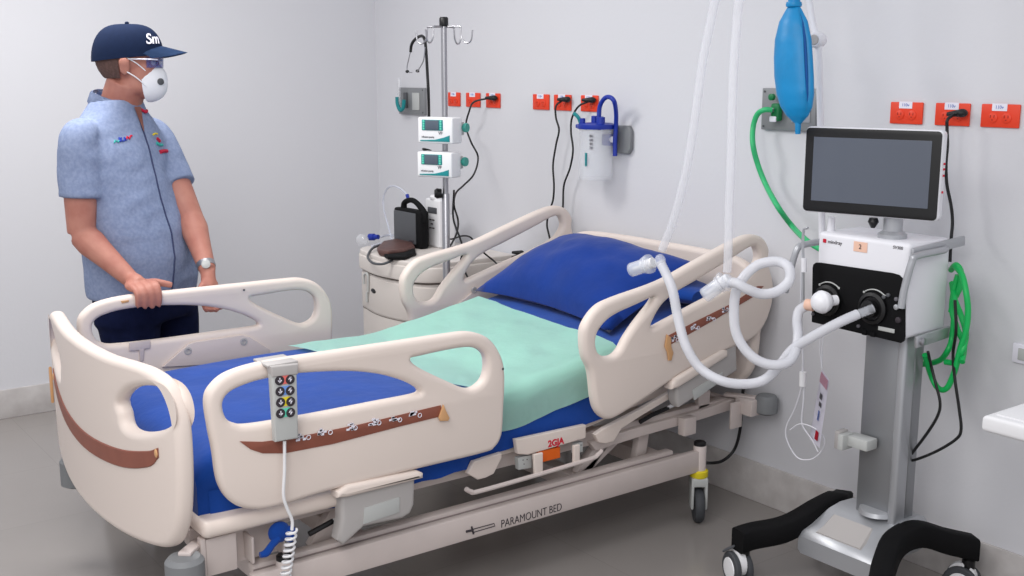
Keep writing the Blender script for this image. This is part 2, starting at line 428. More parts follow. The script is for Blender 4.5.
for s, pf, ph in ((1, rf, rh), (-1, rff, rhf)):
    carrier(CO, CW, CLd, s, pf); carrier(HCO, HCW, HCL, s, ph)

# footboard / headboard
def board(name, y0, b, out, holes, sgn, strip=None):
    hw = .57
    def fn(u, v, w):
        t = (u-CX)/hw
        return (u, y0-sgn*b*(1-t*t)+w*1.0, v)
    bis = [(0, [CX-hw+.0+i*.06 for i in range(1, 19)])]
    o = obj(name, plate(out, holes, .046, .019, fn, 5, bis, 4), 'cream', bed, 50)
    return o, fn
def sym(half, far=1):  # right half outline, top centre to bottom centre, mirrored
    return [(CX+a, z) for a, z in half]+[(CX-a*far, z) for a, z in half[::-1] if a > .001]
BO = sym([(a*.985, z) for a, z in [(0.0,.858),(.2,.860),(.35,.868),(.45,.868),(.52,.852),(.56,.815),(.583,.76),(.588,.68),(.582,.58),(.565,.49),(.53,.425),(.48,.395),(.36,.375),(.2,.362),(0.0,.358)]], .965)
hole = [(-2.921,0.7181),(-2.9319,0.746),(-2.858,0.7961),(-2.7531,0.8253),(-2.6731,0.8254),(-2.6426,0.7967),(-2.6496,0.7538),(-2.7131,0.7166),(-2.8238,0.6849),(-2.9032,0.6836)]
hole_m = [(mir(x)+.0007*(i % 3), z+.0011*(i % 2)) for i, (x, z) in enumerate(hole)][::-1]
fb, ffn = board('footboard', .938, .064, BO, [hole, hole_m], 1)
sp = NB(); cs = catmull([V(CX-.45,.67), V(CX-.42,.645), V(CX-.24,.592), V(CX,.572), V(CX+.26,.590), V(CX+.43,.628), V(CX+.49,.660)], 6)
n = len(cs); strip = []
for i, c in enumerate(cs):
    h = .026*(1-.5*abs(2*i/(n-1)-1)**3); strip.append((c.x, c.y, h))
rows = []
for (x, z, h) in strip:
    rows.append([Vector(ffn(x, z+h, -.0235)), Vector(ffn(x, z+h*.9, -.0262)), Vector(ffn(x, z-h*.9, -.0262)), Vector(ffn(x, z-h, -.0235))])
loft(sp, rows)
obj('decal_strip', sp, 'brown', fb)
for sx in (-1, 1):
    o = obj('strip_cap', ell(NB(), ffn(CX+(.482 if sx > 0 else -.438), .657, -.026), (.009, .004, .012), 12), 'gold', fb)
o = obj('angle_pointer', plate([(CX-.555,.585),(CX-.535,.66),(CX-.525,.67),(CX-.52,.60),(CX-.535,.545),(CX-.55,.55)], [], .01, .003, lambda u, v, w: ffn(u, v, w-.03), 1, res=1), 'gold', fb)
HBO = sym([(0.0,.955),(.2,.955),(.38,.95),(.47,.935),(.52,.90),(.545,.84),(.55,.70),(.54,.58),(.50,.50),(.40,.45),(0.0,.43)])
hb, hfn = board('headboard', 3.085, -.01, HBO, [], 1)
# corner bumpers
def bumper(x, y, z, par, r=.045, h=.075):
    return obj('corner_bumper', lathe(NB(), [(r*.7,0),(r,.008),(r,h-.012),(r*.8,h)], (x, y, z), (0,0,1), 20), 'bumper', par)

# ---- frame
fr = NB()
for x in (-2.78, mir(-2.78)):
    box(fr, x-.02, x+.02, .98, 3.10, .365, .415, .005)
for y in (1.02, 1.6, 2.2, 2.7, 3.06):
    box(fr, mir(-2.80), -2.80, y-.02, y+.02, .368, .412, .004)
upf = obj('upper_frame_beam', fr, 'steelp', bed, split=True)[0]
for (x, y) in ((mir(-2.66)+.055, .945), (-2.66, .93), (-2.63, 3.12), (mir(-2.63), 3.12)):
    z = .375 if y > 2 else (.29 if x > CX else .265)
    bumper(x, y, z, upf, .042 if y > 2 else .05, .07 if y > 2 else .10)
    a = NB(); bar(a, (x, y, z+.055 if y > 2 else z+.105), (-2.78 if x > CX else mir(-2.78), y+(-.06 if y > 2 else .10), z+.05 if y > 2 else z+.085), .035, .012)
    obj('bumper_arm', a, 'steelp', upf)
# near foot corner: folded bracket plate and cross piece
b = NB(); box(b, -2.70, -2.692, 1.0, 1.085, .30, .405, .004); box(b, -2.715, -2.690, .985, 1.0, .28, .41, .003); box(b, -2.76, -2.70, 1.13, 1.137, .30, .375, .001); box(b, -2.76, -2.70, 1.22, 1.227, .30, .375, .001); box(b, -2.765, -2.755, 1.09, 1.24, .29, .40, .002)
obj('foot_bracket', b, 'steelp', upf, split=True)
# lift links between base and upper frame
lk = NB()
for x in (-2.80, mir(-2.80)):
    bar(lk, (x, 2.50, .38), (x, 2.36, .25), .03, .05); bar(lk, (x, 2.36, .25), (x, 2.56, .37), .03, .03); bar(lk, (x, 2.66, .38), (x, 2.64, .25), .03, .05)
    bar(lk, (x, 1.46, .38), (x, 1.36, .25), .03, .05); bar(lk, (x, 1.60, .38), (x, 1.60, .25), .03, .02)
obj('lift_link', lk, 'steelp', bed, split=True)
a = NB(); tube(a, [(-2.74,2.59,0.4143),(-2.74,2.6468,0.4292),(-2.74,2.7242,0.4407)], .008, 10, smooth=False)
obj('gas_spring', a, 'black', bed)
a = NB(); tube(a, [(-2.7,1.2996,0.3426),(-2.7,1.3402,0.3532),(-2.7,1.375,0.3625)], .008, 10, smooth=False)
obj('gas_spring', a, 'black', bed)
for t in ([(-2.74,2.7193,0.4416),(-2.74,2.7487,0.4474)], [(-2.7,1.375,0.3625),(-2.7,1.4003,0.3622)]):
    a = NB(); tube(a, t, .007, 10, smooth=False); obj('spring_rod', a, 'white', bed)
# mattress platform
pf = NB()
box(pf, mir(-2.665), -2.665, .985, 1.40, .412, .458, .02, 4); box(pf, mir(-2.74), -2.74, 1.41, 2.2, .415, .45, .008)
M = Matrix.Translation((0, 2.2, .43)) @ Matrix.Rotation(math.radians(8.8), 4, 'X') @ Matrix.Translation((0, -2.2, -.43))
box(pf, mir(-2.74), -2.74, 2.22, 3.04, .415, .45, .008, M=M)
pfo = obj('platform_section', pf, 'cream', bed, split=True)[0]
obj('back_section_arm', plate([(2.3402,0.4302),(2.3795,0.4434),(2.5507,0.4818),(2.6967,0.5207),(2.7024,0.498),(2.5515,0.4567),(2.4603,0.4278),(2.4251,0.3889),(2.3894,0.389),(2.3583,0.3988)], [], .02, .004, lambda u, v, w: (-2.70+w, u, v), 1), 'cream', pfo)
# angle gauge panel with orange window, accessory rail
gp = obj('gauge_panel', plate([(2.0134,0.4771),(2.3006,0.4714),(2.3013,0.4267),(2.0609,0.418),(2.0213,0.4296)], [], .02, .003, lambda u, v, w: (-2.70+w, u, v), 1), 'cream', bed)
obj('orange_gauge', plate([(2.1051,0.4189),(2.1955,0.4155),(2.1959,0.3797),(2.1094,0.3794)], [], .012, .001, lambda u, v, w: (-2.70+w, u, v), 1), 'gauge', gp)
c = [(-2.689,2.1737,0.437)][0]
obj('red_marking', text('2GJA', .03, lambda u, v, w: (c[0]+w, c[1]+u, c[2]+v), bold=.001), 'redink', gp)
for q in ("a",):
    k = NB()
    for oo in ([(2.0288,0.412),(2.0847,0.4103),(2.0848,0.3667),(2.0328,0.3713)], [(2.2628,0.411),(2.2971,0.411),(2.2977,0.3764),(2.2633,0.3766)]):
        merge(k, plate(oo, [], .02, .002, lambda u, v, w: (-2.71+w, u, v), 1))
    so = obj('socket_block', k, 'lgrey', gp, split=True)[0]
    k = NB()
    for c0 in [(-2.7,2.0487,0.4011),(-2.7,2.0646,0.3994),(-2.7,2.0527,0.387),(-2.7,2.2758,0.4016),(-2.7,2.2886,0.4024)]:
        lathe(k, [(.002,0),(.002,.001)], (-2.70, c0[1], c0[2]), (1,0,0), 8)
    obj('socket_hole', k, 'black', gp, split=True)
ar = NB(); tube(ar, [(-2.67,1.8092,0.368),(-2.67,1.8275,0.3558),(-2.67,1.8609,0.3498),(-2.67,2.0939,0.3534),(-2.67,2.3027,0.3595),(-2.67,2.3373,0.3679),(-2.67,2.3546,0.3782)], .0075, 8)
aro = obj('accessory_rail', ar, 'steelp', bed)
k = NB()
for oo in ([(2.0692,0.4224),(2.1054,0.4216),(2.1058,0.3579),(2.0735,0.3583)], [(2.2334,0.419),(2.2588,0.4173),(2.2596,0.3589),(2.2342,0.3574)]):
    merge(k, plate(oo, [], .012, .003, lambda u, v, w: (-2.675+w, u, v), 1))
obj('rail_hanger', k, 'cream', aro, split=True)
obj('knee_arm', plate([(1.8374,0.4008),(1.86,0.4345),(1.9663,0.4414),(1.9663,0.4251),(1.9353,0.3793),(1.9047,0.373),(1.8745,0.3732)], [], .02, .004, lambda u, v, w: (-2.71+w, u, v), 1), 'cream', pfo)
# ---- base
bs = NB()
for s in (1, -1):
    f = (lambda x: x) if s > 0 else mir
    x0, x1 = sorted((f(-2.71), f(-2.68)))
    box(bs, x0, x1, 1.12, 2.835, .195, .275, .006)
bso = obj('base_side_rail', bs, 'steelp', bed, split=True)[0]
g = NB(); g2 = NB()
for s in (1, -1):
    f = (lambda x: x) if s > 0 else mir
    x0, x1 = sorted((f(-2.722), f(-2.71))); box(g, x0, x1, 1.14, 2.76, .262, .272)
    x0, x1 = sorted((f(-2.76), f(-2.722))); box(g2, x0, x1, 1.14, 2.74, .235, .285, .006)
obj('rail_groove', g, 'groove', bso, split=True)
cr = NB()
for y in (1.2, 1.5, 2.36, 2.72): box(cr, mir(-2.76), -2.76, y-.03, y+.03, .20, .26, .005)
merge(cr, g2)
obj('base_crossbeam', cr, 'steelp', bed, split=True)
c = [(-2.6795,2.0697,0.2163)][0]
obj('maker_name', text('PARAMOUNT BED', .030, lambda u, v, w: (c[0]+w, c[1]+u*1.0, c[2]+v*1.25), ext=.0008, bold=-.0003), 'ink', bso)
q = NB()
a_ = [(-2.679,1.814,0.2269),(-2.679,1.8364,0.2278),(-2.679,1.9197,0.2266),(-2.679,1.9235,0.2174),(-2.679,1.84,0.2171)]
tube(q, [a_[1], a_[2], a_[3], a_[4], a_[1]], .0015, 5, smooth=False)
t_ = [(-2.679,1.8346,0.238),(-2.679,1.8418,0.2117),(-2.679,1.814,0.2269),(-2.679,1.8401,0.2252)]
tube(q, t_[0:2], .003, 5, smooth=False); tube(q, t_[2:4], .004, 5, smooth=False)
obj('slider_symbol', q, 'ink', bso)
def bed_caster(x, y, ax):
    c = NB(); lathe(c, [(.024,.19),(.024,.288),(.020,.294),(.018,.296)], (x, y, 0), seg=20); o = obj('caster', c, 'steelp', bed)
    obj('caster_cap', lathe(NB(), [(.022,.286),(.022,.302),(.018,.306)], (x, y, 0), seg=20), 'black', o)
    obj('yellow_collar', lathe(NB(), [(.030,.172),(.033,.176),(.033,.196),(.028,.20)], (x, y, 0), seg=20), 'yellow', o)
    ax = Vector(ax).normalized(); M = Matrix.Translation((x, y, 0)) @ Matrix.Rotation(math.atan2(ax.y, ax.x), 4, 'Z')
    for a, b in ((-.030, -.019), (.019, .030)): obj('fork', box(NB(), a, b, -.03, .03, .055, .172, .005, M=M), 'lgrey', o)
    obj('fork_bridge', box(NB(), -.03, .03, -.03, .03, .14, .174, .006, M=M), 'lgrey', o)
    obj('wheel', lathe(NB(), [(.040,-.016),(.058,-.016),(.0635,-.009),(.0635,.009),(.058,.016),(.040,.016)], (x, y, .064), ax, 28), 'rubber', o)
for x in (-2.695, mir(-2.695)):
    for y in (2.845, 1.22): bed_caster(x, y, (.596, .803, 0))
# head end uprights under the near corner
u = NB(); box(u, -2.735, -2.70, 2.77, 2.83, .335, .40, .004); box(u, -2.70, -2.69, 3.0, 3.06, .32, .42, .003); box(u, -2.72, -2.64, 3.05, 3.10, .37, .43, .004); box(u, -2.78, -2.76, 2.9, 2.96, .38, .46, .003)
obj('head_bracket', u, 'steelp', upf, split=True)
obj('carriage_arm', plate([(2.3621,0.3837),(2.5905,0.3961),(2.8872,0.3999),(3.1431,0.4198),(3.1457,0.3763),(2.8887,0.3655),(2.5916,0.3595),(2.3893,0.3499)], [], .03, .004, lambda u_, v, w: (-2.755+w, u_, v), 1), 'steelp', upf)

# ------------------------------------------------------------------ bedding
def mt(y): return .622+.006*math.sin(y*5) if y < 2.02 else .622+.006*math.sin(y*5)+.16*(y-2.02)**1.0*min(1, (y-2.02)/.1)
mb = NB(); rings = []
X0, X1 = mir(-2.735), -2.735
ys = [1.0+i*.035 for i in range(59)]
for i, y in enumerate(ys):
    e = 0
    if i == 0: e = .05
    elif i == 1: e = .015
    if i == len(ys)-1: e = .05
    elif i == len(ys)-2: e = .015
    zt = mt(y); zb = max(.452, zt-.165) if y < 2.2 else .455+.16*(y-2.2); R = .05; ring = []
    zt -= e*.9; 
    n_ = 30
    for k in range(n_+1):
        x = X0+R+(X1-X0-2*R)*k/n_
        ring.append(V(x, y, zt+.006*nz((x, y, 0), 5)+.003*nz((x, y, 0), 14)))
    for k in range(1, 6):
        a = k/6*PI/2; ring.append(V(X1-R+R*math.sin(a)+.004*nz((0, y, k), 9), y, zt-R+R*math.cos(a)))
    for k in range(1, 5): ring.append(V(X1+.006*nz((0, y, k*.3), 9), y, zt-R+(zb-zt+R)*k/4))
    ring.append(V(X1-.03, y, zb-.0))
    ring.append(V(X0+.03, y, zb))
    for k in range(3, -1, -1): ring.append(V(X0, y, zt-R+(zb-zt+R)*k/4))
    for k in range(5, 0, -1):
        a = k/6*PI/2; ring.append(V(X0+R-R*math.sin(a), y, zt-R+R*math.cos(a)))
    rings.append(ring)
loft(mb, rings)
mat_o = obj('mattress', mb, 'blue', None, 60)
tag(mat_o, 'mattress in a royal blue fitted sheet lying on the hospital bed', 'mattress')
# loose hem of the blue sheet hanging over the platform edge on the near side
hm = NB(); rows = []
N_ = 60
for i in range(N_+1):
    y = 1.03+i*(2.42-1.03)/N_; r_ = []
    drop = .50-(.065+.045*math.exp(-((y-1.42)/.13)**2)+.03*math.exp(-((y-1.75)/.2)**2))+.008*nz((y, 0, 0), 12)
    if y > 1.9: drop = max(drop, .425) if y < 1.95 else .437+.07*max(0, y-2.0)+.003*nz((y, 0, 0), 8)
    top_z = .52+.16*max(0, y-2.05)
    for k in range(6):
        t = k/5; z = top_z+(drop-top_z)*t
        r_.append(V((-2.722+.012*nz((y, z, 0), 10, 3)+.012*t) -.02*max(0, 1-(y-1.02)/.12) if y < 1.86 else -2.731+.006*t, y, z))
    rows.append(r_)
for i in range(N_):
    for k in range(5):
        pass
vs = [[hm.verts.new(p) for p in r_] for r_ in rows]
for i in range(N_):
    for k in range(5): hm.faces.new((vs[i][k], vs[i+1][k], vs[i+1][k+1], vs[i][k+1]))
obj('loose_hem', hm, 'blue', mat_o, 80)
kn = NB(); ell(kn, [(-2.68,1.2013,0.3803)][0], (.02, .032, .03), 14); ell(kn, [(-2.67,1.2287,0.371)][0], (.016, .02, .024), 12)
tube(kn, [(-2.67,1.1962,0.3706),(-2.67,1.175,0.3531),(-2.67,1.1568,0.3349),(-2.67,1.1395,0.3338)], [.012,.01,.011,.008], 8)
obj('knotted_tie', kn, 'blue', mat_o)

# mint draw sheet
ms = NB(); NX, NY = 46, 44; grid = []
def edge_foot(t): return 1.70+.245*t+.012*nz((t, 0, 0), 4)     # t across from far side to near side
def edge_head(t): return 2.54-.06*t
for j in range(NY+1):
    s = j/NY; row = []
    for i in range(NX+1):
        t = i/NX; L = (X1-X0)+.088; d = t*L
        tt = min(1, d/(X1-X0)); y = edge_foot(tt)+(edge_head(tt)-edge_foot(tt))*s
        R = .055; zt = mt(y)+.016+.005*nz((d, y, 0), 5)+.004*nz((d+y, y-d, 5), 9)
        flat = X1-X0-.02-R
        if d < flat: x = X0+.02+d; z = zt
        else:
            a = min((d-flat)/R, PI/2); x = X1-R+.012+R*math.sin(a); z = zt-R+R*math.cos(a)
            ex = (d-flat)-R*PI/2
            if ex > 0: z -= ex; x += .006*nz((y, z, 0), 11, 2)
        row.append(ms.verts.new(V(x, y, z)))
    grid.append(row)
for j in range(NY):
    for i in range(NX): ms.faces.new((grid[j][i], grid[j][i+1], grid[j+1][i+1], grid[j+1][i]))
bmesh.ops.solidify(ms, geom=ms.faces[:], thickness=.003)
o = obj('draw_sheet', ms, 'mint', None, 70)
tag(o, 'pale mint green sheet draped across the blue mattress', 'sheet')

# pillow
def pillow(A, B, C, D, th, m, label):
    b = NB(); N = 26; A, B, C, D = map(Vector, (A, B, C, D)); nrm = (B-A).cross(D-A).normalized()
    if nrm.z < 0: nrm = -nrm
    def P(u, v, s):
        # pinch the edges between the corners
        pu = u+.05*(1-2*u)*(1-(2*v-1)**2)*1.0; pv = v+.085*(1-2*v)*(1-(2*u-1)**2)
        base = A.lerp(B, pu).lerp(D.lerp(C, pu), pv)
        h = max(0, (1-(2*u-1)**2)*(1-(2*v-1)**2))**.5
        w = .016*nz(base, 6, 2)*h+.010*nz(base, 15, 1)*h
        return base+nrm*((h*th*(.72 if s > 0 else .28))*s+w*s)
    for s in (1, -1):
        g = [[b.verts.new(P(i/N, j/N, s)) for i in range(N+1)] for j in range(N+1)]
        for j in range(N):
            for i in range(N): b.faces.new((g[j][i], g[j][i+1], g[j+1][i+1], g[j+1][i]))
    bmesh.ops.remove_doubles(b, verts=b.verts, dist=.0008)
    o = obj('pillow', b, m, None, 80)
    tag(o, label, 'pillow'); return o
pillow((-3.70,2.555,.735), (-2.84,2.53,.722), (-2.78,2.98,.91), (-3.63,3.04,.935), .20, 'pillow', 'plump royal blue pillow leaning on the headboard')
# folded blue blanket lying below the pillow
bl = NB(); rings = []
for i in range(13):
    t = i/12; x = -2.90+.14*t; r_ = []
    for k in range(16):
        a = 2*PI*k/16; r_.append(V(x, 2.93+.11*math.cos(a)*(1-.25*t), mt(2.93)+.045+(.045*(1-.35*t))*math.sin(a)+.01*nz((x, a, 0), 6)))
    rings.append(r_)
loft(bl, rings)
o = obj('folded_cloth', bl, 'blue', None, 70); tag(o, 'crumpled blue cloth bundle poking out beside the pillow at the near rail', 'cloth')

# bed hand control hung on the near foot rail
hc = thing('bed_remote', 'grey wired bed remote with coloured button pairs hooked on the near rail', 'remote control', [(-2.6,1.1928,0.6648)][0])
cc = [(-2.6,1.1595,0.8693),(-2.6,1.232,0.8659),(-2.6,1.2298,0.6629),(-2.6,1.1646,0.665)]
b = plate([(p[1], p[2]) for p in cc], [], .026, .006, lambda u, v, w: (-2.607+w, u, v), 1)
bo = obj('casing', b, 'lgrey', hc)
h = NB(); cy = (cc[0][1]+cc[1][1])/2; tz = cc[0][2]-.002
hk = plate([(p[1], p[2]) for p in [(-2.6,1.1568,0.8697),(-2.6,1.2349,0.8655),(-2.6,1.2337,0.8362),(-2.6,1.161,0.8399)]], [], .03, .005, lambda u, v, w: (-2.606+w, u, v), 1)
box(hk, -2.69, -2.60, cy-.043, cy+.043, tz-.003, tz+.004, .002)
obj('hook', hk, 'greyp', hc)
rows_ = [([(-2.593,1.1809,0.8289),(-2.593,1.2102,0.8268)], 'reddot'), ([(-2.593,1.181,0.7996),(-2.593,1.209,0.7975)], 'bluedot'), ([(-2.593,1.1812,0.7701),(-2.593,1.2092,0.7679)], 'yellow'), ([(-2.593,1.18,0.7408),(-2.593,1.208,0.7384)], 'mintdot')]
for (l, r_), m in rows_:
    k = NB(); box(k, -2.5945, -2.5925, l[1], r_[1], l[2]-.012, l[2]+.012, .0005, 1); obj('key_strip', k, m, bo)
    for p in (l, r_):
        o = obj('button', lathe(NB(), [(.0125,0),(.0125,.003)], (-2.594, p[1], p[2]), (1,0,0), 16), 'ink', bo)
        obj('arrow_mark', text('↑' if p is r_ else '↓', .016, lambda u, v, w: (-2.5905+w, p[1]+u, p[2]+v), bold=.0006), 'paper', o)
cd = NB()
st_ = [(-2.605,1.1936,0.6606),(-2.605,1.1903,0.5816),(-2.605,1.1847,0.5137),(-2.605,1.1931,0.4754),(-2.605,1.2061,0.4386),(-2.605,1.205,0.4107)]
tube(cd, st_, .0045, 8)
top = Vector(st_[-1]); coil = []
for i in range(14*13):
    a = 2*PI*i/14; coil.append(top+V(math.sin(a)*.013, math.cos(a)*.013-.0006*i*.35, -.0011*i))
tube(cd, coil, .0035, 6, smooth=False)
lst = coil[-1]
tube(cd, [lst, lst+V(.0,-.005,-.05), V(lst.x-.03, lst.y, .06), V(lst.x-.10, lst.y+.05, .012), V(lst.x-.3, lst.y+.1, .008)], .0045, 8)
obj('coiled_cord', cd, 'white', hc)

# ------------------------------------------------------------------ person
PO = V(-4.13, 1.30, 0)
Fv = V(math.cos(math.radians(32)), math.sin(math.radians(32)), 0); Lv = V(-Fv.y, Fv.x, 0)
def B(f, l, z, o=None): return (o or PO)+Fv*f+Lv*l+V(0,0,z)
man = thing('person', 'man in navy cap, white mask and blue short-sleeved shirt gripping the far bed rail', 'person', PO)
RS, LS = B(.0, -.205, 1.388), B(-.01, .19, 1.378)
RE, RW = V(-4.01, 1.105, 1.055), V(-3.845, 1.215, .905)
LE, LW = V(-4.05, 1.515, 1.075), V(-3.87, 1.50, .905)
HC = V(-4.085, 1.338, 1.648)
HF = V(math.cos(math.radians(62)), math.sin(math.radians(62)), 0); HL = V(-HF.y, HF.x, 0)
HS = 1.06
def H(f, l, z): return HC+(HF*f+HL*l+V(0,0,z))*HS
HM = Matrix((( HF.x,HL.x,0),(HF.y,HL.y,0),(0,0,1)))*HS
bd = NB()
# head: cranium, face, jaw, brow, nose, ears
ell(bd, H(-.008,0,.022), (.100,.076,.092), 28, HM); ell(bd, H(.028,0,-.035), (.066,.062,.085), 24, HM)
ell(bd, H(.048,0,-.092), (.042,.042,.032), 18, HM); ell(bd, H(.012,.03,-.075), (.052,.030,.036), 16, HM); ell(bd, H(.012,-.03,-.075), (.052,.030,.036), 16, HM)
ell(bd, H(.076,0,.018), (.018,.05,.014), 16, HM)
loft(bd, [[H(.082+a,b,.012-c) for a, b in ((0,-.008),(.012+d,0),(0,.008))] for c, d in ((0,0),(.02,.006),(.038,.014),(.048,.008))])
ell(bd, H(.084,0,-.062), (.014,.026,.010), 12, HM)
for s in (-1, 1):
    ell(bd, H(-.006, s*.080, -.014), (.019,.010,.032), 14, HM); ell(bd, H(-.006, s*.087, -.002), (.019,.008,.018), 12, HM)
    ell(bd, H(.05, s*.04, -.02), (.025,.02,.022), 12, HM)
# neck
tube(bd, [B(-.01,0,1.40), B(.0,.01,1.49), H(-.012,0,-.06)], [.09,.072,.070], 18)
# torso and legs under the clothes
def ring(o, w, d, n=28, e=2.3, fx=Fv, lx=Lv):
    r = []
    for k in range(n):
        a = 2*PI*k/n; c, s = math.cos(a), math.sin(a)
        r.append(o+fx*(d*abs(c)**(2/e)*(1 if c > 0 else -1))+lx*(w*abs(s)**(2/e)*(1 if s > 0 else -1)))
    return r
TS = [(.80,.012,.02,.185,.125),(.92,.022,.02,.175,.125),(1.08,.018,.012,.170,.12),(1.22,.0,.0,.180,.110),(1.34,-.01,-.005,.185,.10),(1.42,-.015,-.01,.15,.075),(1.47,-.01,-.01,.08,.06)]
loft(bd, [ring(B(f, l, z), w, d) for z, f, l, w, d in TS])
for s in (-1, 1):
    hp = B(.0,.075+s*.095,.88); knp = B(.015,.085+s*.125,.48); an = B(-.03,.02+s*.12,.09)
    tube(bd, [hp, knp, an], [.09,.062,.056,.055,.038], 16)
    tube(bd, [an+V(0,0,-.02), B(.06,.02+s*.13,.05), B(.16,.02+s*.135,.035)], [.036,.036,.026], 12)
# arms
for S, E_, W_ in ((RS, RE, RW), (LS, LE, LW)):
    tube(bd, [S, S.lerp(E_, .5)+(S-E_).cross(V(0,0,1))*0, E_], [.058,.062,.056,.047], 16)
    tube(bd, [E_, E_.lerp(W_, .35), W_], [.047,.052,.041,.030], 16)
# right hand: palm over the rail, fingers curling over the outer face, thumb along the top
pc = V(-3.785, 1.222, .893)
b2 = NB(); M3 = Matrix.Rotation(math.radians(12), 3, 'Y')
ell(b2, (0,0,0), (.054,.050,.020), 18, M3); bmesh.ops.translate(b2, verts=b2.verts, vec=pc); merge(bd, b2)
tube(bd, [RW, RW.lerp(pc, .5)+V(0,0,.006), pc], [.027,.028,.030], 14)
XR = -3.76     # rail centre plane
for k, (dy, L) in enumerate(((.038,.92),(.014,1.0),(-.011,.95),(-.035,.8))):
    y = 1.224+dy; j0 = V(XR+.002-.028, y, .899)
    j1 = V(XR+.022, y+.003, .897-.003*k); j2 = V(XR+.040, y+.005, .868+.004*(1-L)); j3 = V(XR+.036, y+.004, .868-.046*L+.004)
    tube(bd, [pc+V(-.012, dy*.75, .002), j0, j1, j2, j3], [.012,.0125,.012,.0115,.0105,.009], 10, n=5)
    ell(bd, j3, (.008,.008,.009), 10); ell(bd, j0+V(.012,0,.001), (.012,.0105,.0095), 10)
tube(bd, [pc+V(-.02,.022,0), pc+V(-.004,.052,.006), pc+V(.012,.082,.0), pc+V(.018,.108,-.008)], [.016,.0145,.013,.011], 10)
# left hand behind the rail, fingers relaxed
lc = V(-3.845, 1.492, .845)
b2 = NB(); ell(b2, lc, (.018,.038,.045), 16); merge(bd, b2)
tube(bd, [LW, LW.lerp(lc, .5), lc], [.027,.027,.028], 14)
for k, (dy, L) in enumerate(((.028,.85),(.010,1.0),(-.009,.97),(-.027,.9))):
    a0 = lc+V(0, dy, -.03); tube(bd, [a0, a0+V(.010,0,-.030*L), a0+V(.028,0,-.048*L), a0+V(.042,0,-.044*L)], [.0098,.0095,.009,.0075], 10, n=5)
tube(bd, [lc+V(.005,-.028,.015), lc+V(.018,-.045,-.01), lc+V(.026,-.046,-.036)], [.012,.0105,.009], 10)
body = obj('body', remesh(bd, .0052, 5), 'skin', man, 80)
# trousers
tr = NB()
loft(tr, [ring(B(.008,.075,z), w, d) for z, w, d in ((.70,.235,.135),(.80,.228,.142),(.88,.205,.14))])
for s in (-1, 1):
    tube(tr, [B(.0,.08+s*.105,.84), B(.015,.085+s*.125,.48), B(-.025,.02+s*.12,.06)], [.125,.11,.085,.075,.070], 18)
trs = obj('trousers', remesh(tr, .012, 4), 'jeans', man, 80)
for s in (-1, 1):
    sh = NB(); a0 = B(-.03,.02+s*.125,0)
    loft(sh, [ring(a0+Fv*.07+V(0,0,z), w, d, 20) for z, w, d in ((.0,.047,.14),(.025,.05,.145),(.05,.045,.13))])
    loft(sh, [ring(a0+Fv*f+V(0,0,z), w, d, 20) for z, w, d, f in ((.045,.044,.10,.04),(.08,.04,.065,.01),(.11,.042,.055,-.005))])
    obj('shoe', sh, 'black', man)
# shirt
sh = NB()
SS = [(.800,.018,.045,.224,.160),(.86,.026,.040,.222,.170),(.95,.032,.028,.214,.172),(1.05,.026,.010,.208,.166),(1.16,.012,.0,.204,.150),(1.25,.0,-.003,.208,.140),(1.335,-.008,-.004,.210,.128),(1.395,-.012,-.006,.192,.110),(1.44,-.012,-.006,.158,.098),(1.475,-.010,-.005,.122,.090),(1.515,-.004,-.004,.088,.080)]
loft(sh, [ring(B(f, l, z), w, d) for z, f, l, w, d in SS])
for S, E_ in ((RS, RE), (LS, LE)):
    e2 = S.lerp(E_, .62)
    tube(sh, [S+Lv*(.05 if S is RS else -.05)+V(0,0,.0), S, S.lerp(E_, .3), e2], [.050,.063,.073,.075,.077], 20)
sb = remesh(sh, .0085, 6)
for v in sb.verts:
    p = v.co; d = .007*nz((p.x*1.2, p.y*1.2, p.z*2.2), 5, 1)+.0035*nz((p.x, p.y, p.z*1.6), 16, 2)
    if p.z > .80: v.co = p+V(Fv.x, Fv.y, 0)*d
shirt = obj('shirt', sb, 'shirt', man, 80)
bv = BVHTree.FromPolygons([v.co+PO for v in shirt.data.vertices], [tuple(p.vertices) for p in shirt.data.polygons])
def on_shirt(l, z, off=.002):
    h = bv.ray_cast(B(.6, l, z), -Fv)
    return (h[0]+Fv*off) if h[0] else B(.15, l, z)
# collar with open neck
cl = NB()
for s in (-1, 1):
    rows = []
    for i in range(9):
        a = math.radians(178-i*19.5)      # from the nape to the throat
        base = B(-.006,-.004,0)+Fv*(math.cos(a)*.076)+Lv*(s*math.sin(a)*.078)
        zt = 1.552-.055*(i/8)**1.5; out = Fv*math.cos(a)+Lv*(s*math.sin(a))
        dr = .035+.025*(i/8)**2
        rows.append([base+V(0,0,zt-.012)-out*.004, base+V(0,0,zt), base+out*.010+V(0,0,zt-.004), base+out*.022+V(0,0,zt-dr)])
    vs = [[cl.verts.new(p) for p in r] for r in rows]
    for i in range(8):
        for k in range(3): cl.faces.new((vs[i][k], vs[i+1][k], vs[i+1][k+1], vs[i][k+1]))
bmesh.ops.solidify(cl, geom=cl.faces[:], thickness=.003)
obj('collar', cl, 'shirt', shirt, 60)
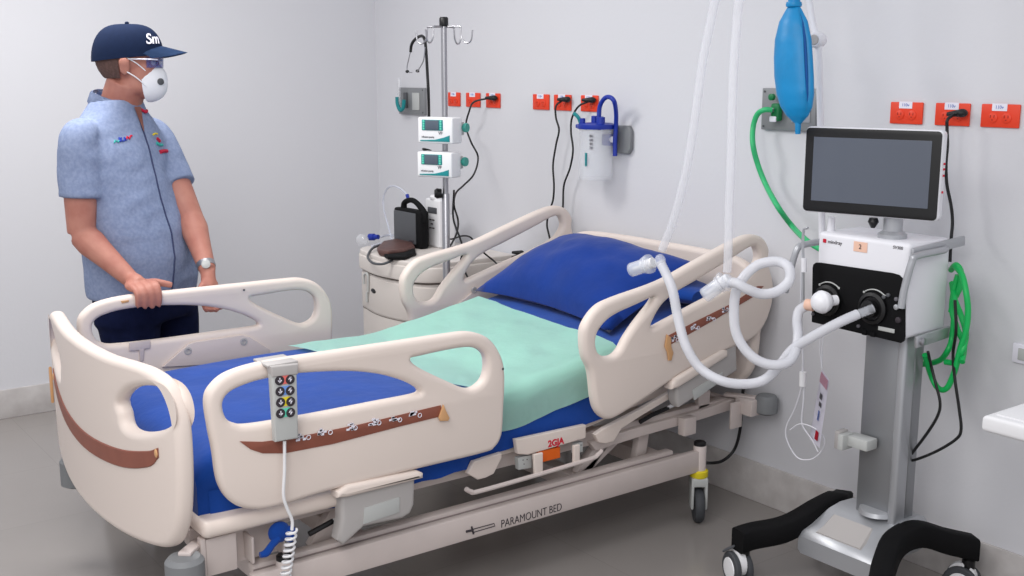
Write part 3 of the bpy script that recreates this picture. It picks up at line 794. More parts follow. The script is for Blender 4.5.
# throat skin showing in the open neck, placket seam, pocket edge and embroidery
def patch(uv, m, name, off=.003, th=.0015, bmx=None):
    b = NB(); vs = [b.verts.new(on_shirt(l, z, off)) for l, z in uv]; b.faces.new(vs)
    bmesh.ops.solidify(b, geom=b.faces[:], thickness=th); return obj(name, b, m, shirt)
def line(pl, r, m, name, off=.0015):
    b = NB(); tube(b, [on_shirt(l, z, off) for l, z in pl], r, 6, smooth=False); return obj(name, b, m, shirt)
line([(.004+.004*math.sin(z*20), z) for z in [1.47-.0168*i for i in range(40)]], .0032, 'shirtd', 'placket_seam')
patch([(-.016,1.49),(.018,1.49),(.006,1.41),(.002,1.40)], 'skin', 'open_neck', .006)
k = NB()
for (l, z, w, h, m) in ():
    pass
def emb(l0, z0, pts_, m, name, r=.0032):
    b = NB(); tube(b, [on_shirt(l0+a, z0+c, .002) for a, c in pts_], r, 6, smooth=False); return obj(name, b, m, shirt)
emb(-.135, 1.375, [(0,-.006),(.006,.002),(.014,-.004),(.02,.0)], 'tealc', 'embroidered_letters')
emb(-.115, 1.377, [(0,-.006),(.006,.008),(.012,.008),(.006,-.004),(.018,-.003),(.024,.008),(.028,-.002)], 'navyc', 'embroidered_letters', .0038)
emb(-.086, 1.382, [(0,-.004),(.008,.006),(.012,-.002),(.022,.008),(.028,.008)], 'redc', 'embroidered_letters', .0034)
emb(.052, 1.378, [(0,.010),(.014,.014),(.030,.012)], 'yellow', 'crest_ribbon', .0035)
emb(.072, 1.368, [(0,.006),(.008,.0),(.014,-.006)], 'redc', 'crest_shield', .006)
emb(.060, 1.354, [(0,.003),(.016,-.004),(.036,-.005)], 'tealc', 'crest_base', .006)
emb(.066, 1.325, [(0,.0),(.018,.002),(.036,.002),(.054,.0)], 'redc', 'red_bar', .007)
cb = NB(); tube(cb, [B(.082,.018,1.480), B(.085,.042,1.470), B(.068,.068,1.474)], .0055, 8)
obj('red_collar_trim', cb, 'redc', shirt)
# hair, cap, glasses, mask
hb_ = NB(); ell(hb_, H(-.012,0,.014), (.103,.080,.100), 28, HM)
bmesh.ops.bisect_plane(hb_, geom=hb_.verts[:]+hb_.edges[:]+hb_.faces[:], plane_co=H(-.026,0,0), plane_no=HF, clear_outer=True)
bmesh.ops.bisect_plane(hb_, geom=hb_.verts[:]+hb_.edges[:]+hb_.faces[:], plane_co=H(0,0,-.055), plane_no=(0,0,-1), clear_outer=True)
obj('short_hair', hb_, 'hair', man)
cp = NB(); rings = []
for i in range(13):
    a = i/12*PI/2*.98; rr = math.cos(a)**.62; z = .012+.112*math.sin(a); tilt = lambda f: .16*f
    r_ = []
    for k in range(32):
        t = 2*PI*k/32; f = -.008+.118*rr*math.cos(t); l = .092*rr*math.sin(t)
        r_.append(H(f, l, z+.10*f*(1-i/14)))
    rings.append(r_)
loft(cp, rings)
ell(cp, H(-.004,0,.127), (.008,.008,.005), 10)
cap = obj('cap', cp, 'cap', man, 50)
br = NB(); rows = []
for i in range(9):
    u = i/8; row = []
    for k in range(13):
        t = math.radians(-66+132*k/12); r0 = V(math.cos(t)*.108-.006, math.sin(t)*.086)
        ext = .086*math.cos(t)**.7; f = r0.x+ext*u; l = r0.y*(1-.04*u)
        row.append(H(f, l, .033+.02*math.cos(t)-.022*u*math.cos(t)-.020*(l/.086)**2*(.4+u)))
    rows.append(row)
vs = [[br.verts.new(p) for p in r] for r in rows]
for i in range(8):
    for k in range(12): br.faces.new((vs[i][k], vs[i+1][k], vs[i+1][k+1], vs[i][k+1]))
bmesh.ops.solidify(br, geom=br.faces[:], thickness=.004)
obj('brim', br, 'capb', cap, 60)
def capmap(u, v, w):
    th = math.radians(-34)+u/.105; zz = .066+v
    a = math.asin(max(0, min(1, (zz-.012)/.112))); rr_ = math.cos(a)**.62+.02+w*8
    f = -.008+.118*rr_*math.cos(th); l = .092*rr_*math.sin(th)
    return H(f, l, zz+.10*f*(1-a/(PI/2)*12/14)+.001)
em = text('Sm', .050, capmap, shear=.3, bold=.0008)
obj('stitched_lettering', em, 'paper', cap)
for s in (-1, 1):
    e = obj('eye', ell(NB(), H(.078, s*.030, -.004), (.010,.013,.009), 14, HM), 'white', man)
    obj('iris', ell(NB(), H(.0865, s*.030, -.004), (.003,.005,.005), 10, HM), 'ink', e)
gl = NB()
for s in (-1, 1):
    tube(gl, [H(.098, s*.060, .006), H(.075, s*.079, .007), H(.01, s*.084, .008), H(-.02, s*.084, -.004)], .0026, 6, smooth=False)
glo = obj('glasses', gl, 'paper', man)
ln = NB(); rows = []
for i in range(11):
    t = math.radians(-62+124*i/10); rows.append([H(.02+math.cos(t)*.088, math.sin(t)*.070, .014), H(.02+math.cos(t)*.086, math.sin(t)*.068, -.020)])
vs = [[ln.verts.new(p) for p in r] for r in rows]
for i in range(10): ln.faces.new((vs[i][0], vs[i+1][0], vs[i+1][1], vs[i][1]))
bmesh.ops.solidify(ln, geom=ln.faces[:], thickness=.002)
obj('lens', ln, 'lens', glo, 60)
mk = NB(); rings = []
for i in range(9):
    a = i/8*PI/2; rr = math.cos(a); h = .066*math.sin(a)
    r_ = []
    for k in range(28):
        t = 2*PI*k/28
        r_.append(H(.052+h-.010*abs(math.sin(t))*rr, .058*rr**.8*math.sin(t), -.064+.064*rr**.8*math.cos(t)*(1.0 if math.cos(t) > 0 else 1.12)))
    rings.append(r_)
loft(mk, rings); msk = obj('face_mask', mk, 'mask', man, 60)
obj('valve', lathe(NB(), [(.012,0),(.012,.005),(.008,.007)], H(.099,-.038,-.066), HF*.6-HL*.8, 14), 'dgrey', msk)
for za, zb in ((-.030,.016), (-.082,-.030)):
    for s in (-1, 1):
        st = NB(); tube(st, [H(.056, s*.055, za), H(.03, s*.073, za*.5+zb*.5+.002), H(-.004, s*.086, zb)], .0022, 6); obj('strap', st, 'mask', msk)
# watch on the left wrist
wt = NB(); ax = (lc-LE).normalized(); wc = LE.lerp(LW, .90)
lathe(wt, [(.031,-.010),(.0335,-.010),(.0335,.010),(.031,.010)], wc, ax, 20)
wo = obj('wristwatch', wt, 'steel', man)
obj('watch_dial', lathe(NB(), [(.016,0),(.016,.008),(.012,.010)], wc+V(.030,-.012,.008), V(.9,-.3,.35), 16), 'lgrey', wo)
# ------------------------------------------------------------------ red outlets on the head wall
def outlet(p, label, big):
    (x0, z1), (x1, z0) = p
    o = thing('power_outlet', label, 'outlet', ((x0+x1)/2, YW, z0), 'orange wall outlets')
    b = NB(); box(b, x0, x1, YW-.008, YW-.001, z0, z1, .003)
    pl = obj('cover_plate', b, 'orange', o)
    c = (x0+x1)/2; w = (x1-x0)
    for s in (-1, 1):
        f = obj('socket_face', lathe(NB(), [(.0155,0),(.0155,.002),(.014,.003)], (c+s*.022, YW-.008, (z0+z1)/2-.006), (0,-1,0), 18), 'orange', pl)
        k = NB(); 
        for dx in (-.006, .006): box(k, c+s*.022+dx-.001, c+s*.022+dx+.001, YW-.0122, YW-.0108, (z0+z1)/2-.006, (z0+z1)/2+.002)
        for q in (0,): lathe(k, [(.002,0),(.002,.001)], (c+s*.022, YW-.011, (z0+z1)/2-.012), (0,-1,0), 8)
        obj('socket_slots', k, 'oranged', f)
    l = NB(); box(l, c-.026, c+.022, YW-.0095, YW-.008, z1-.020, z1+.002, .0005, 1); lo = obj('sticker', l, 'paper', pl)
    k = text('110v', .014, lambda u, v, w_: (c-.002+u, YW-.0098-w_, z1-.009+v)); obj('sticker_text', k, 'inkb', lo)
    return o
ZO0, ZO1 = 1.447, 1.516
for px, lab in (
    ([(-4.8102,1.5073),(-4.7026,1.4496)], 'orange wall outlet just right of the IV pole, leftmost of the group by it'),
    ([(-4.6487,1.5094),(-4.5286,1.4533)], 'orange outlet with nothing plugged in, between the IV pole outlet and the plugged one'),
    ([(-4.4776,1.5163),(-4.3629,1.4568)], 'orange outlet holding the grey plug whose lead falls behind the infusion pumps'),
    ([(-4.1066,1.5164),(-3.9888,1.4559)], 'empty orange outlet left of the two plugged outlets over the bed head'),
    ([(-3.9536,1.5184),(-3.834,1.4594)], 'orange outlet with a black plug, middle one of three over the bed head'),
    ([(-3.7672,1.5208),(-3.6539,1.4593)], 'orange outlet with a black plug beside the blue suction tube'),
    ([(-2.2138,1.5122),(-2.0955,1.4458)], 'empty orange outlet right above the ventilator screen'),
    ([(-2.0513,1.5122),(-1.9337,1.4454)], 'orange outlet with a black plug right of the ventilator screen'),
    ([(-1.8969,1.5153),(-1.7744,1.4497)], 'empty orange outlet at the far right of the wall')):
    (x0, _), (x1, _) = px
    outlet(((x0, ZO1), (x1, ZO0)), lab, 0)
def cable(name, label, path, plug, m='cord', r=.0045, cat='cable', group=None, plugdir=(-.9,-.5,0)):
    o = thing(name, label, cat, Vector(path[-1]), group)
    b = NB(); tube(b, path, r, 8); obj('lead', b, m, o)
    if plug:
        k = NB(); p = Vector(plug); d = Vector(plugdir).normalized()
        ell(k, p, (.017,.017,.013), 14); tube(k, [p, p+d*.045], [.013,.006], 10, smooth=False); obj('plug', k, m, o)
    return o
cable('electrical_cable', 'grey black lead from the outlet right of the IV pole looping behind the pumps', [(-4.4177,3.15,1.4938),(-4.4799,3.1,1.4745),(-4.4937,3.08,1.4271),(-4.5495,3.1,1.3579),(-4.4349,3.05,1.2877),(-4.4489,3.1,1.2135),(-4.3391,3,1.1445),(-4.276,2.9,1.1034),(-4.1932,2.8,1.0794),(-4.1352,2.75,1.0339),(-4.1791,2.8,0.9585),(-4.2629,2.85,0.8905),(-4.2299,2.8,0.8476),(-4.1959,2.75,0.8241)], [(-4.385,3.15,1.4943)][0])
cable('electrical_cable', 'black lead from the middle plugged outlet over the bed head, dropping behind the far rail', [(-3.8662,3.15,1.4938),(-3.8775,3.12,1.468),(-3.8769,3.12,1.416),(-3.8553,3.12,1.3646),(-3.8755,3.12,1.2982),(-3.8957,3.12,1.209),(-3.8877,3.12,1.1207),(-3.894,3.12,1.0532),(-3.9222,3.12,0.9967),(-3.9361,3.12,0.9364),(-3.9137,3.12,0.8706),(-3.8982,3.12,0.7721),(-3.8641,3.1,0.6051),(-3.8589,3.08,0.4237)]+[(-3.80,3.05,.30),(-3.76,3.0,.004)], [(-3.8386,3.15,1.4964)][0])
cable('electrical_cable', 'black lead from the plugged outlet nearest the suction canister, dropping behind the far rail', [(-3.6842,3.15,1.4927),(-3.7209,3.12,1.4714),(-3.7669,3.12,1.4193),(-3.7727,3.12,1.3591),(-3.758,3.12,1.2824),(-3.7772,3.12,1.2034),(-3.8174,3.12,1.1262),(-3.8232,3.12,1.0373),(-3.829,3.12,0.9477),(-3.8419,3.12,0.8565),(-3.8393,3.12,0.6525),(-3.7737,3.08,0.4858)]+[(-3.70,3.05,.30),(-3.66,3.02,.004)], [(-3.6712,3.15,1.4971)][0])
cable('electrical_cable', 'black lead from the outlet right of the ventilator screen falling behind it', [(-1.965,3.15,1.4872),(-1.9622,3.1,1.4703),(-1.9634,3.1,1.4433),(-1.9577,3.1,1.3924),(-1.9579,3.1,1.3319),(-1.9496,3.1,1.2716),(-1.9314,3.1,1.212),(-1.9222,3.1,1.1609),(-1.8979,3.06,1.1118),(-1.8897,3.05,1.0466)], [(-1.9453,3.145,1.4878)][0], r=.005, plugdir=(-1,-.2,-.1))
cable('electrical_cable', 'thin black lead curving from the bed head base down to the caster', [(-2.7299,3.1,0.5912),(-2.7245,3.1,0.4849),(-2.7303,3.1,0.4062),(-2.7343,3.1,0.2881),(-2.7601,3.1,0.2022),(-2.773,3.05,0.1652),(-2.7787,2.98,0.1706),(-2.7341,2.9,0.2081)], None, r=.006)
cable('electrical_cable', 'black leads crossing behind the far rail beside the IV pole', [(-4.1341,2.75,1.1008),(-4.1441,2.75,0.9884),(-4.121,2.75,0.9325),(-4.0898,2.75,0.8911),(-4.0669,2.75,0.8401),(-4.0835,2.75,0.7841),(-4.037,2.75,0.7275),(-4.0061,2.75,0.7005)], None)
cable('electrical_cable', 'black lead running from the white device past the IV pole', [(-4.4586,2.9,0.8308),(-4.3807,2.9,0.8399),(-4.296,2.9,0.8638),(-4.2301,2.9,0.8667),(-4.1899,2.9,0.8435),(-4.1264,2.9,0.8097),(-4.1025,2.95,0.7617),(-4.0101,2.9,0.7563),(-4.072,2.9,0.7249)], None, r=.004)
cable('electrical_cable', 'short black plug and lead lying on the white ledge behind the far rail', [(-4.2704,3.1,0.6761),(-4.246,3.1,0.7182),(-4.19,3.1,0.7544),(-4.1272,3.1,0.7767)], [(-4.104,3.1,0.7891)][0], r=.004)

# ------------------------------------------------------------------ gas panels
def panel(name, label, x0, x1, z0, z1, th=.018):
    o = thing(name, label, 'wall panel', ((x0+x1)/2, YW, z0))
    pl = obj('plate', box(NB(), x0, x1, YW-th, YW, z0, z1, .003), 'grey', o)
    for (xx, zz) in ((x0+.012, z0+.012), (x1-.012, z0+.012), (x0+.012, z1-.012), (x1-.012, z1-.012)):
        obj('screw', lathe(NB(), [(.004,0),(.004,.002)], (xx, YW-th, zz), (0,-1,0), 10), 'dgrey', pl)
    return o, pl
gl_, gp1 = panel('gas_outlet_panel', 'grey metal gas outlet panel behind the IV pole with a teal flowmeter', -5.275, -5.02, 1.396, 1.536)
k = NB(); tube(k, [(-5.2056,3.12,1.5863),(-5.2069,3.12,1.4081)], .008, 10, smooth=False); obj('flow_tube', k, 'clear', gl_)
k = NB(); tube(k, [(-5.2131,3.11,1.487),(-5.2093,3.11,1.4503),(-5.1847,3.11,1.4194),(-5.1536,3.11,1.4306),(-5.142,3.11,1.4725)], .010, 8); obj('valve_knob', k, 'teal', gl_)
k = NB(); box(k, -5.21, -5.18, YW-.03, YW-.018, 1.43, 1.51, .003); obj('socket', k, 'dgrey', gl_)
obj('inner_frame', box(NB(), -5.13, -5.06, YW-.024, YW-.018, 1.42, 1.51, .003), 'lgrey', gl_)
(gx0, gz1), (gx1, gz0) = [(-2.7429,1.5554),(-2.503,1.4082)]
g2_, gp2 = panel('gas_outlet_panel', 'grey metal gas panel behind the blue breathing bag with a green oxygen valve', gx0, gx1, gz0, gz1)
p = [(-2.6781,3.14,1.5247),(-2.6615,3.14,1.4727),(-2.6648,3.14,1.4498)]
k = NB(); lathe(k, [(.012,0),(.012,.012),(.008,.014)], p[0], (0,-1,0), 14); obj('green_port', k, 'gvalve', g2_)
k = NB(); box(k, p[1][0]-.018, p[1][0]+.018, p[1][1]-.01, p[1][1]+.016, p[1][2]-.032, p[1][2]+.03, .007, 3); vo = obj('valve_body', k, 'gvalve', g2_)
k = NB(); box(k, p[2][0]-.016, p[2][0]+.014, p[2][1]-.014, p[2][1]-.006, p[2][2]-.012, p[2][2]+.008, .004, 3); obj('release_tab', k, 'paper', vo)
obj('inner_frame', box(NB(), gx0+.14, gx1-.02, YW-.022, YW-.018, gz0+.03, gz1-.03, .002), 'silver', g2_)
# green supply hose from the panel to the ventilator
gh = thing('oxygen_hose', 'green oxygen hose curving from the wall valve down behind the ventilator', 'hose', V(-2.3, 3.1, .9))
k = NB(); tube(k, [(-2.663,3.12,1.48),(-2.6821,3.1,1.4799),(-2.7133,3.1,1.4616),(-2.7294,3.1,1.4152),(-2.7087,3.08,1.3565),(-2.6993,3.1,1.2852),(-2.6587,3.1,1.2168),(-2.5413,3.03,1.154),(-2.5342,3.1,1.0832),(-2.3911,3,1.0593),(-2.3243,2.99,1.038),(-2.2594,2.99,1.0231)], .0098, 10, n=8); obj('tube', k, 'greenl', gh)
k = NB(); tube(k, [(-2.6895,3.135,1.4791),(-2.6622,3.135,1.4797)], .009, 10, smooth=False); obj('fitting', k, 'steel', gh)

# ------------------------------------------------------------------ suction canister
sc_ = thing('suction_canister', 'clear suction jar with a blue lid and blue tube clipped to the wall', 'canister', V(-3.57, 3.08, 1.165))
cx, cy, cr_ = -3.566, 3.085, .074
zt, zb = [(-3.5497,1.3857),(-3.5388,1.1711)][0][1], [(-3.5497,1.3857),(-3.5388,1.1711)][1][1]
obj('jar', lathe(NB(), [(cr_*.93,zb+.004),(cr_*.90,zb),(0,zb)][::-1]+[(cr_*.95,zb+.01),(cr_*.98,zt),(cr_*.95,zt),(cr_*.92,zb+.014),(0,zb+.012)], (cx, cy, 0), (0,0,1), 32), 'clear', sc_)
lid = obj('lid', lathe(NB(), [(0,zt-.004),(cr_*1.06,zt-.004),(cr_*1.08,zt),(cr_*1.08,zt+.014),(cr_*.9,zt+.02),(0,zt+.024)], (cx, cy, 0), (0,0,1), 32), 'dblue', sc_)
for (dx, dy, h, r) in ((.05,-.02,.028,.018), (-.03,-.05,.02,.012), (-.0,-.01,.03,.014)):
    obj('lid_port', lathe(NB(), [(r,zt+.015),(r,zt+.018+h),(r*.6,zt+.02+h)], (cx+dx, cy+dy, 0), (0,0,1), 16), 'dblue', lid)
k = NB(); tube(k, [V(cx-.05, cy-.04, zt+.01), V(cx-.055, cy-.05, zt+.04), V(cx-.075, cy-.06, zt+.06)], .008, 8); obj('teal_spout', k, 'teal', lid)
k = NB(); box(k, cx-.10, cx-.07, cy-.03, cy, zt-.004, zt+.012, .003); obj('lid_tab', k, 'dblue', lid)
k = NB(); tube(k, [(-3.5312,3.07,1.3783),(-3.5326,3.07,1.4396),(-3.5271,3.07,1.4763),(-3.5029,3.07,1.5051),(-3.4724,3.07,1.5136),(-3.4415,3.07,1.4981),(-3.4618,3.1,1.453),(-3.4828,3.12,1.3992),(-3.4874,3.12,1.3376),(-3.4857,3.12,1.2719)], .0095, 10); obj('blue_tube', k, 'dblue', sc_)
k = NB(); box(k, cx+.02, cx+.028, cy-cr_-.004, cy-cr_*.95, zb+.06, zb+.115, .002); obj('teal_scale_mark', k, 'teal', sc_)
k = text('800\n600\n400\n200', .016, lambda u, v, w: (cx+.045+u, cy-cr_*.88-w, zt-.055+v)); obj('scale_numbers', k, 'inkg', sc_)
k = NB(); (a0, b1), (a1, b0) = [(-3.5393,1.3961),(-3.4315,1.2813)]
merge(k, plate([(a0,b1),(a1-.015,b1),(a1,b1-.02),(a1,b0+.02),(a1-.015,b0),(a0,b0)], [], .02, .004, lambda u, v, w: (u, YW-.012-w, v), 1)); obj('wall_plate', k, 'bumper', sc_)
k = NB(); box(k, a0-.03, a0+.03, YW-.06, YW-.02, b0+.03, b1-.035, .008); obj('wall_clip', k, 'dblue', sc_)
obj('clip_knob', lathe(NB(), [(.012,0),(.014,.006),(.010,.014)], (a0+.035, YW-.05, (b0+b1)/2), (0.3,-1,0), 16), 'paper', sc_)

# ------------------------------------------------------------------ IV pole
PX_, PY_ = -4.003, 2.62
iv = thing('iv_pole', 'steel IV drip pole with four hooks standing beyond the bed head', 'iv pole', V(PX_, PY_, 0))
obj('lower_pole', lathe(NB(), [(.0165,.09),(.0165,1.10),(.014,1.105)], (PX_, PY_, 0), seg=20), 'steel', iv)
obj('upper_pole', lathe(NB(), [(.0125,1.09),(.0125,1.80)], (PX_, PY_, 0), seg=20), 'steel', iv)
obj('clamp_knob', lathe(NB(), [(.02,0),(.022,.02),(.015,.03)], (PX_-.01, PY_-.015, 1.105), (-.5,-1,0), 18), 'black', iv)
obj('top_cap', lathe(NB(), [(.017,1.80),(.019,1.805),(.019,1.832),(.015,1.838)], (PX_, PY_, 0), seg=18), 'black', iv)
for a in (25, 115, 205, 295):
    d = V(math.cos(math.radians(a)), math.sin(math.radians(a)), 0); o_ = V(PX_, PY_, 1.798); k = NB()
    tube(k, [o_, o_+d*.075, o_+d*.082+V(0,0,-.01), o_+d*.086+V(0,0,-.045), o_+d*.105+V(0,0,-.066), o_+d*.13+V(0,0,-.058), o_+d*.138+V(0,0,-.015)], .0035, 8, n=5); obj('hook', k, 'steel', iv)
for i in range(5):
    a = 2*PI*i/5+.3; k = NB(); bar(k, (PX_, PY_, .09), (PX_+.26*math.cos(a), PY_+.26*math.sin(a), .07), .03, .02); obj('leg', k, 'steelp', iv)
    wx, wy = PX_+.26*math.cos(a), PY_+.26*math.sin(a)
    obj('wheel', lathe(NB(), [(.02,-.01),(.028,-.008),(.028,.008),(.02,.01)], (wx, wy, .029), (math.cos(a+1.2), math.sin(a+1.2), 0), 16), 'rubber', iv)
# stethoscope hung over a hook
stt = thing('stethoscope', 'black stethoscope hanging from a hook of the IV pole', 'stethoscope', [(-4.0959,2.6,1.421)][0])
k = NB(); tube(k, [(-4.2368,2.6,1.6993),(-4.2284,2.6,1.7287),(-4.1991,2.6,1.7512),(-4.1504,2.6,1.7645),(-4.1229,2.6,1.7514),(-4.1122,2.6,1.7056),(-4.1031,2.6,1.6015),(-4.0974,2.6,1.5178),(-4.1904,2.66,1.4168)], .0065, 8); obj('tubing', k, 'black', stt)
k = NB(); tube(k, [(-4.2366,2.6,1.7035),(-4.2553,2.6,1.6656),(-4.2689,2.6,1.6315),(-4.2611,2.6,1.6144),(-4.228,2.6,1.6122)], .0025, 6); obj('ear_tube', k, 'steel', stt)
k = NB(); tube(k, [(-4.104,2.59,1.7177),(-4.1173,2.59,1.664),(-4.1544,2.59,1.6267),(-4.1709,2.59,1.6142)], .0025, 6); obj('ear_tube', k, 'steel', stt)
for q in [(-4.2669,2.6,1.6165),(-4.1828,2.6,1.6184)]:
    obj('ear_tip', ell(NB(), q, (.012,.007,.007), 10), 'black', stt)
q = [(-4.2103,2.66,1.281)][0]
obj('chestpiece', lathe(NB(), [(.02,0),(.022,.004),(.018,.010)], q, (0,-.3,-1), 18), 'black', stt)

# ------------------------------------------------------------------ infusion pumps
def pump(x0, x1, z0, z1, label):
    y0, y1 = 2.53, 2.605; xc = (x0+x1)/2; x0, x1 = xc-.086, xc+.086
    o = thing('infusion_pump', label, 'infusion pump', (xc, y0, z0), 'infusion pumps on the pole'); o.rotation_euler.z = math.radians(24)
    H_ = z1-z0; W_ = x1-x0
    cs = obj('casing', box(NB(), x0, x1, y0, y1, z0, z1, .007, 3), 'white', o)
    k = NB(); box(k, x0+.13*W_, x0+.73*W_, y0-.003, y0+.002, z1-.50*H_, z1-.09*H_, .002); tp = obj('keypad', k, 'teal', cs)
    k = NB(); box(k, x0+.24*W_, x0+.62*W_, y0-.005, y0-.002, z1-.48*H_, z1-.11*H_, .001); obj('display', k, 'lcd', tp)
    for side in (.165, .655):
        for i in range(4):
            zz = z1-(.15+.095*i)*H_; kk = NB(); box(kk, x0+side*W_, x0+(side+.05)*W_, y0-.0055, y0-.002, zz-.004, zz+.004, .001); obj('key', kk, 'mintdot', tp)
    k = plate([(x0+.08*W_, z0+.08*H_), (x0+.92*W_, z0+.08*H_), (x0+.92*W_, z0+.33*H_), (x0+.75*W_, z0+.24*H_), (x0+.5*W_, z0+.15*H_), (x0+.08*W_, z0+.12*H_)], [], .003, .0005, lambda u, v, w: (u, y0-.001-w, v), 1, res=1)
    obj('teal_wave', k, 'teal', cs)
    obj('model_text', text('VP', .018, lambda u, v, w: (x0+.66*W_+u, y0-.0015-w, z0+.40*H_+v)), 'inkg', cs)
    obj('small_print', text('infusion pump', .011, lambda u, v, w: (x0+.3*W_+u, y0-.0015-w, z0+.25*H_+v)), 'inkg', cs)
    obj('pole_clamp', box(NB(), x1-.09, x1-.015, y1, y1+.045, z0+.03, z1-.02, .006), 'lgrey', o)
    kn = obj('clamp_knob', lathe(NB(), [(.006,-.01),(.006,.008),(.018,.010),(.020,.018),(.018,.026)], (x1-.012, y1+.02, (z0+z1)/2+.01), (1,0,0), 18), 'tealk', o)
    return o
(a0, b1), (a1, b0) = [(-4.068,1.4294),(-3.8152,1.3221)]; (c0_, d1), (c1_, d0) = [(-4.0761,1.2862),(-3.825,1.1814)]
pump(a0, a1, b0, b1, 'upper infusion pump on the IV pole, white with a teal keypad')
pump(c0_, c1_, d0, d1, 'lower infusion pump on the IV pole, white with a teal keypad')

# ------------------------------------------------------------------ bedside cabinet
cab = thing('bedside_cabinet', 'beige rounded bedside cabinet behind the bed, topped with devices', 'cabinet', V(-4.46, 2.86, 0))
def cab_out(x0, x1, y0, y1, r, bow, n=8):
    o = []
    for k in range(n+1):
        a = PI+PI/2*k/n; o.append((x0+r+r*math.cos(a), y0+r+r*math.sin(a)))
    for k in range(1, 8): t = k/8; o.append((x0+r+(x1-x0-2*r)*t, y0-bow*math.sin(PI*t)))
    for k in range(n+1):
        a = -PI/2+PI/2*k/n; o.append((x1-r+r*math.cos(a), y0+r+r*math.sin(a)))
    o += [(x1, y1), (x0, y1)]; return o
def slab(x0, x1, y0, y1, r, bow, z0, z1):
    return plate(cab_out(x0, x1, y0, y1, r, bow), [], z1-z0, .006, lambda u, v, w: (u, v, (z0+z1)/2+w), 1, res=2)
cbx = (-4.84, -4.17)
obj('body', slab(cbx[0]+.01, cbx[1]-.01, 2.61, 3.10, .13, .03, .06, .67), 'cabinet', cab)
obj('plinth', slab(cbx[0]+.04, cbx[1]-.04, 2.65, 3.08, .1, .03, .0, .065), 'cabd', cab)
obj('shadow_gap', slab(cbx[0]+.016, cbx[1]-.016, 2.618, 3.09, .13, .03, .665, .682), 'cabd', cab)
dr_ = obj('drawer', slab(cbx[0]+.008, cbx[1]-.008, 2.607, 3.08, .13, .03, .49, .66), 'cabinet', cab)
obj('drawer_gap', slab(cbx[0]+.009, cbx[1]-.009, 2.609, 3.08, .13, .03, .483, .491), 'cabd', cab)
k = NB(); ell(k, [(-4.5732,2.59,0.5953)][0], (.038,.014,.014), 16); obj('handle_recess', k, 'black', dr_)
tp_ = obj('top', slab(cbx[0], cbx[1], 2.595, 3.12, .14, .03, .68, .75), 'cabt', cab)
obj('top_rim', slab(cbx[0]+.004, cbx[1]-.004, 2.60, 3.115, .14, .03, .745, .772), 'cabt', tp_)
k = NB(); tube(k, [(-4.6741,2.585,0.6145),(-4.6721,2.585,0.6539),(-4.6519,2.585,0.6689),(-4.6331,2.585,0.6595),(-4.6369,2.585,0.5811)], .006, 8); tube(k, [(-4.6556,2.59,0.5777),(-4.658,2.59,0.5283)], .007, 8, smooth=False); obj('towel_hook', k, 'lgrey', cab)
# label plate and socket block seen through the far rail loop
o = obj('cabinet_label', text('E', .05, lambda u, v, w: (-4.163, 2.75+u, .55+v)), 'inkg', cab)

ZC = .772
cs_ = thing('portable_case', 'black portable device case with a grey front and carry handle on the cabinet', 'device', V(-4.53, 2.86, ZC))
(a0, b1), (a1, b0) = [(-4.8074,0.9519),(-4.5912,0.7921)]
sb_ = obj('shell', box(NB(), a0, a1+.030, 2.835, 2.89, ZC, b1+.005, .012, 3), 'blackm', cs_)
obj('front_panel', box(NB(), a0+.01, a1-.005, 2.828, 2.84, ZC+.02, b1-.008, .006), 'dgrey', cs_)
obj('brand_badge', box(NB(), a1-.06, a1-.015, 2.826, 2.83, ZC+.03, ZC+.04, .001), 'ink', cs_)
k = NB(); tube(k, [V(a0+.05, 2.865, b1), V(a0+.06, 2.865, b1+.03), V(a0+.12, 2.865, b1+.048), V(a0+.18, 2.865, b1+.035), V(a1+.022, 2.865, b1-.005), V(a1+.026, 2.865, b1-.05)], [.016,.014,.013,.014,.016,.016], 10); obj('handle', k, 'blackm', cs_)
nb = thing('white_device', 'white desktop medical device behind the black case on the cabinet', 'device', V(-4.35, 2.98, ZC))
(a0, b1), (a1, b0) = [(-4.6648,1.0083),(-4.5355,0.7416)]
bb = obj('housing', box(NB(), a0, a1, 2.93, 2.975, ZC, b1, .010, 3), 'white', nb)
(e0, f1), (e1, f0) = [(-4.624,0.929),(-4.5463,0.784)]
obj('rear_box', box(NB(), e0-.01, e1, 2.98, 3.03, ZC, f1, .008, 3), 'white', nb)
k = NB(); lathe(k, [(.030,0),(.032,.012),(.025,.02)], ((a0+a1)/2, 2.955, b1-.002), seg=20); obj('top_dial', k, 'white', nb)
obj('port', box(NB(), a0+.03, a1-.02, 2.926, 2.932, b1-.07, b1-.04, .003), 'dgrey', bb)
obj('print', text('▬ ▬\n▬\n▬ ▬', .02, lambda u, v, w: ((a0+a1)/2+u, 2.928-w, b1-.12+v)), 'ink', bb)
k = NB(); tube(k, [(-4.8527,2.85,0.7842),(-5.0266,2.93,0.8356),(-5.0646,2.93,0.9103),(-5.0671,2.93,0.9728),(-5.0292,2.93,1.0228),(-4.9679,2.93,1.0431),(-4.8891,2.93,1.034),(-4.8317,2.93,1.0084)], .0045, 8); tbo = obj('clear_tube', k, 'tube', None); tag(tbo, 'thin clear tube arching above the cabinet beside the black case', 'tube')
k = NB(); tube(k, [(-4.8316,2.93,1.0109),(-4.8181,2.93,0.9843)], .009, 8, smooth=False); obj('blue_connector', k, 'dblue', nb)
wl_ = thing('leather_pouch', 'dark brown leather pouch lying before the black case on the cabinet', 'pouch', V(-4.5, 2.72, ZC))
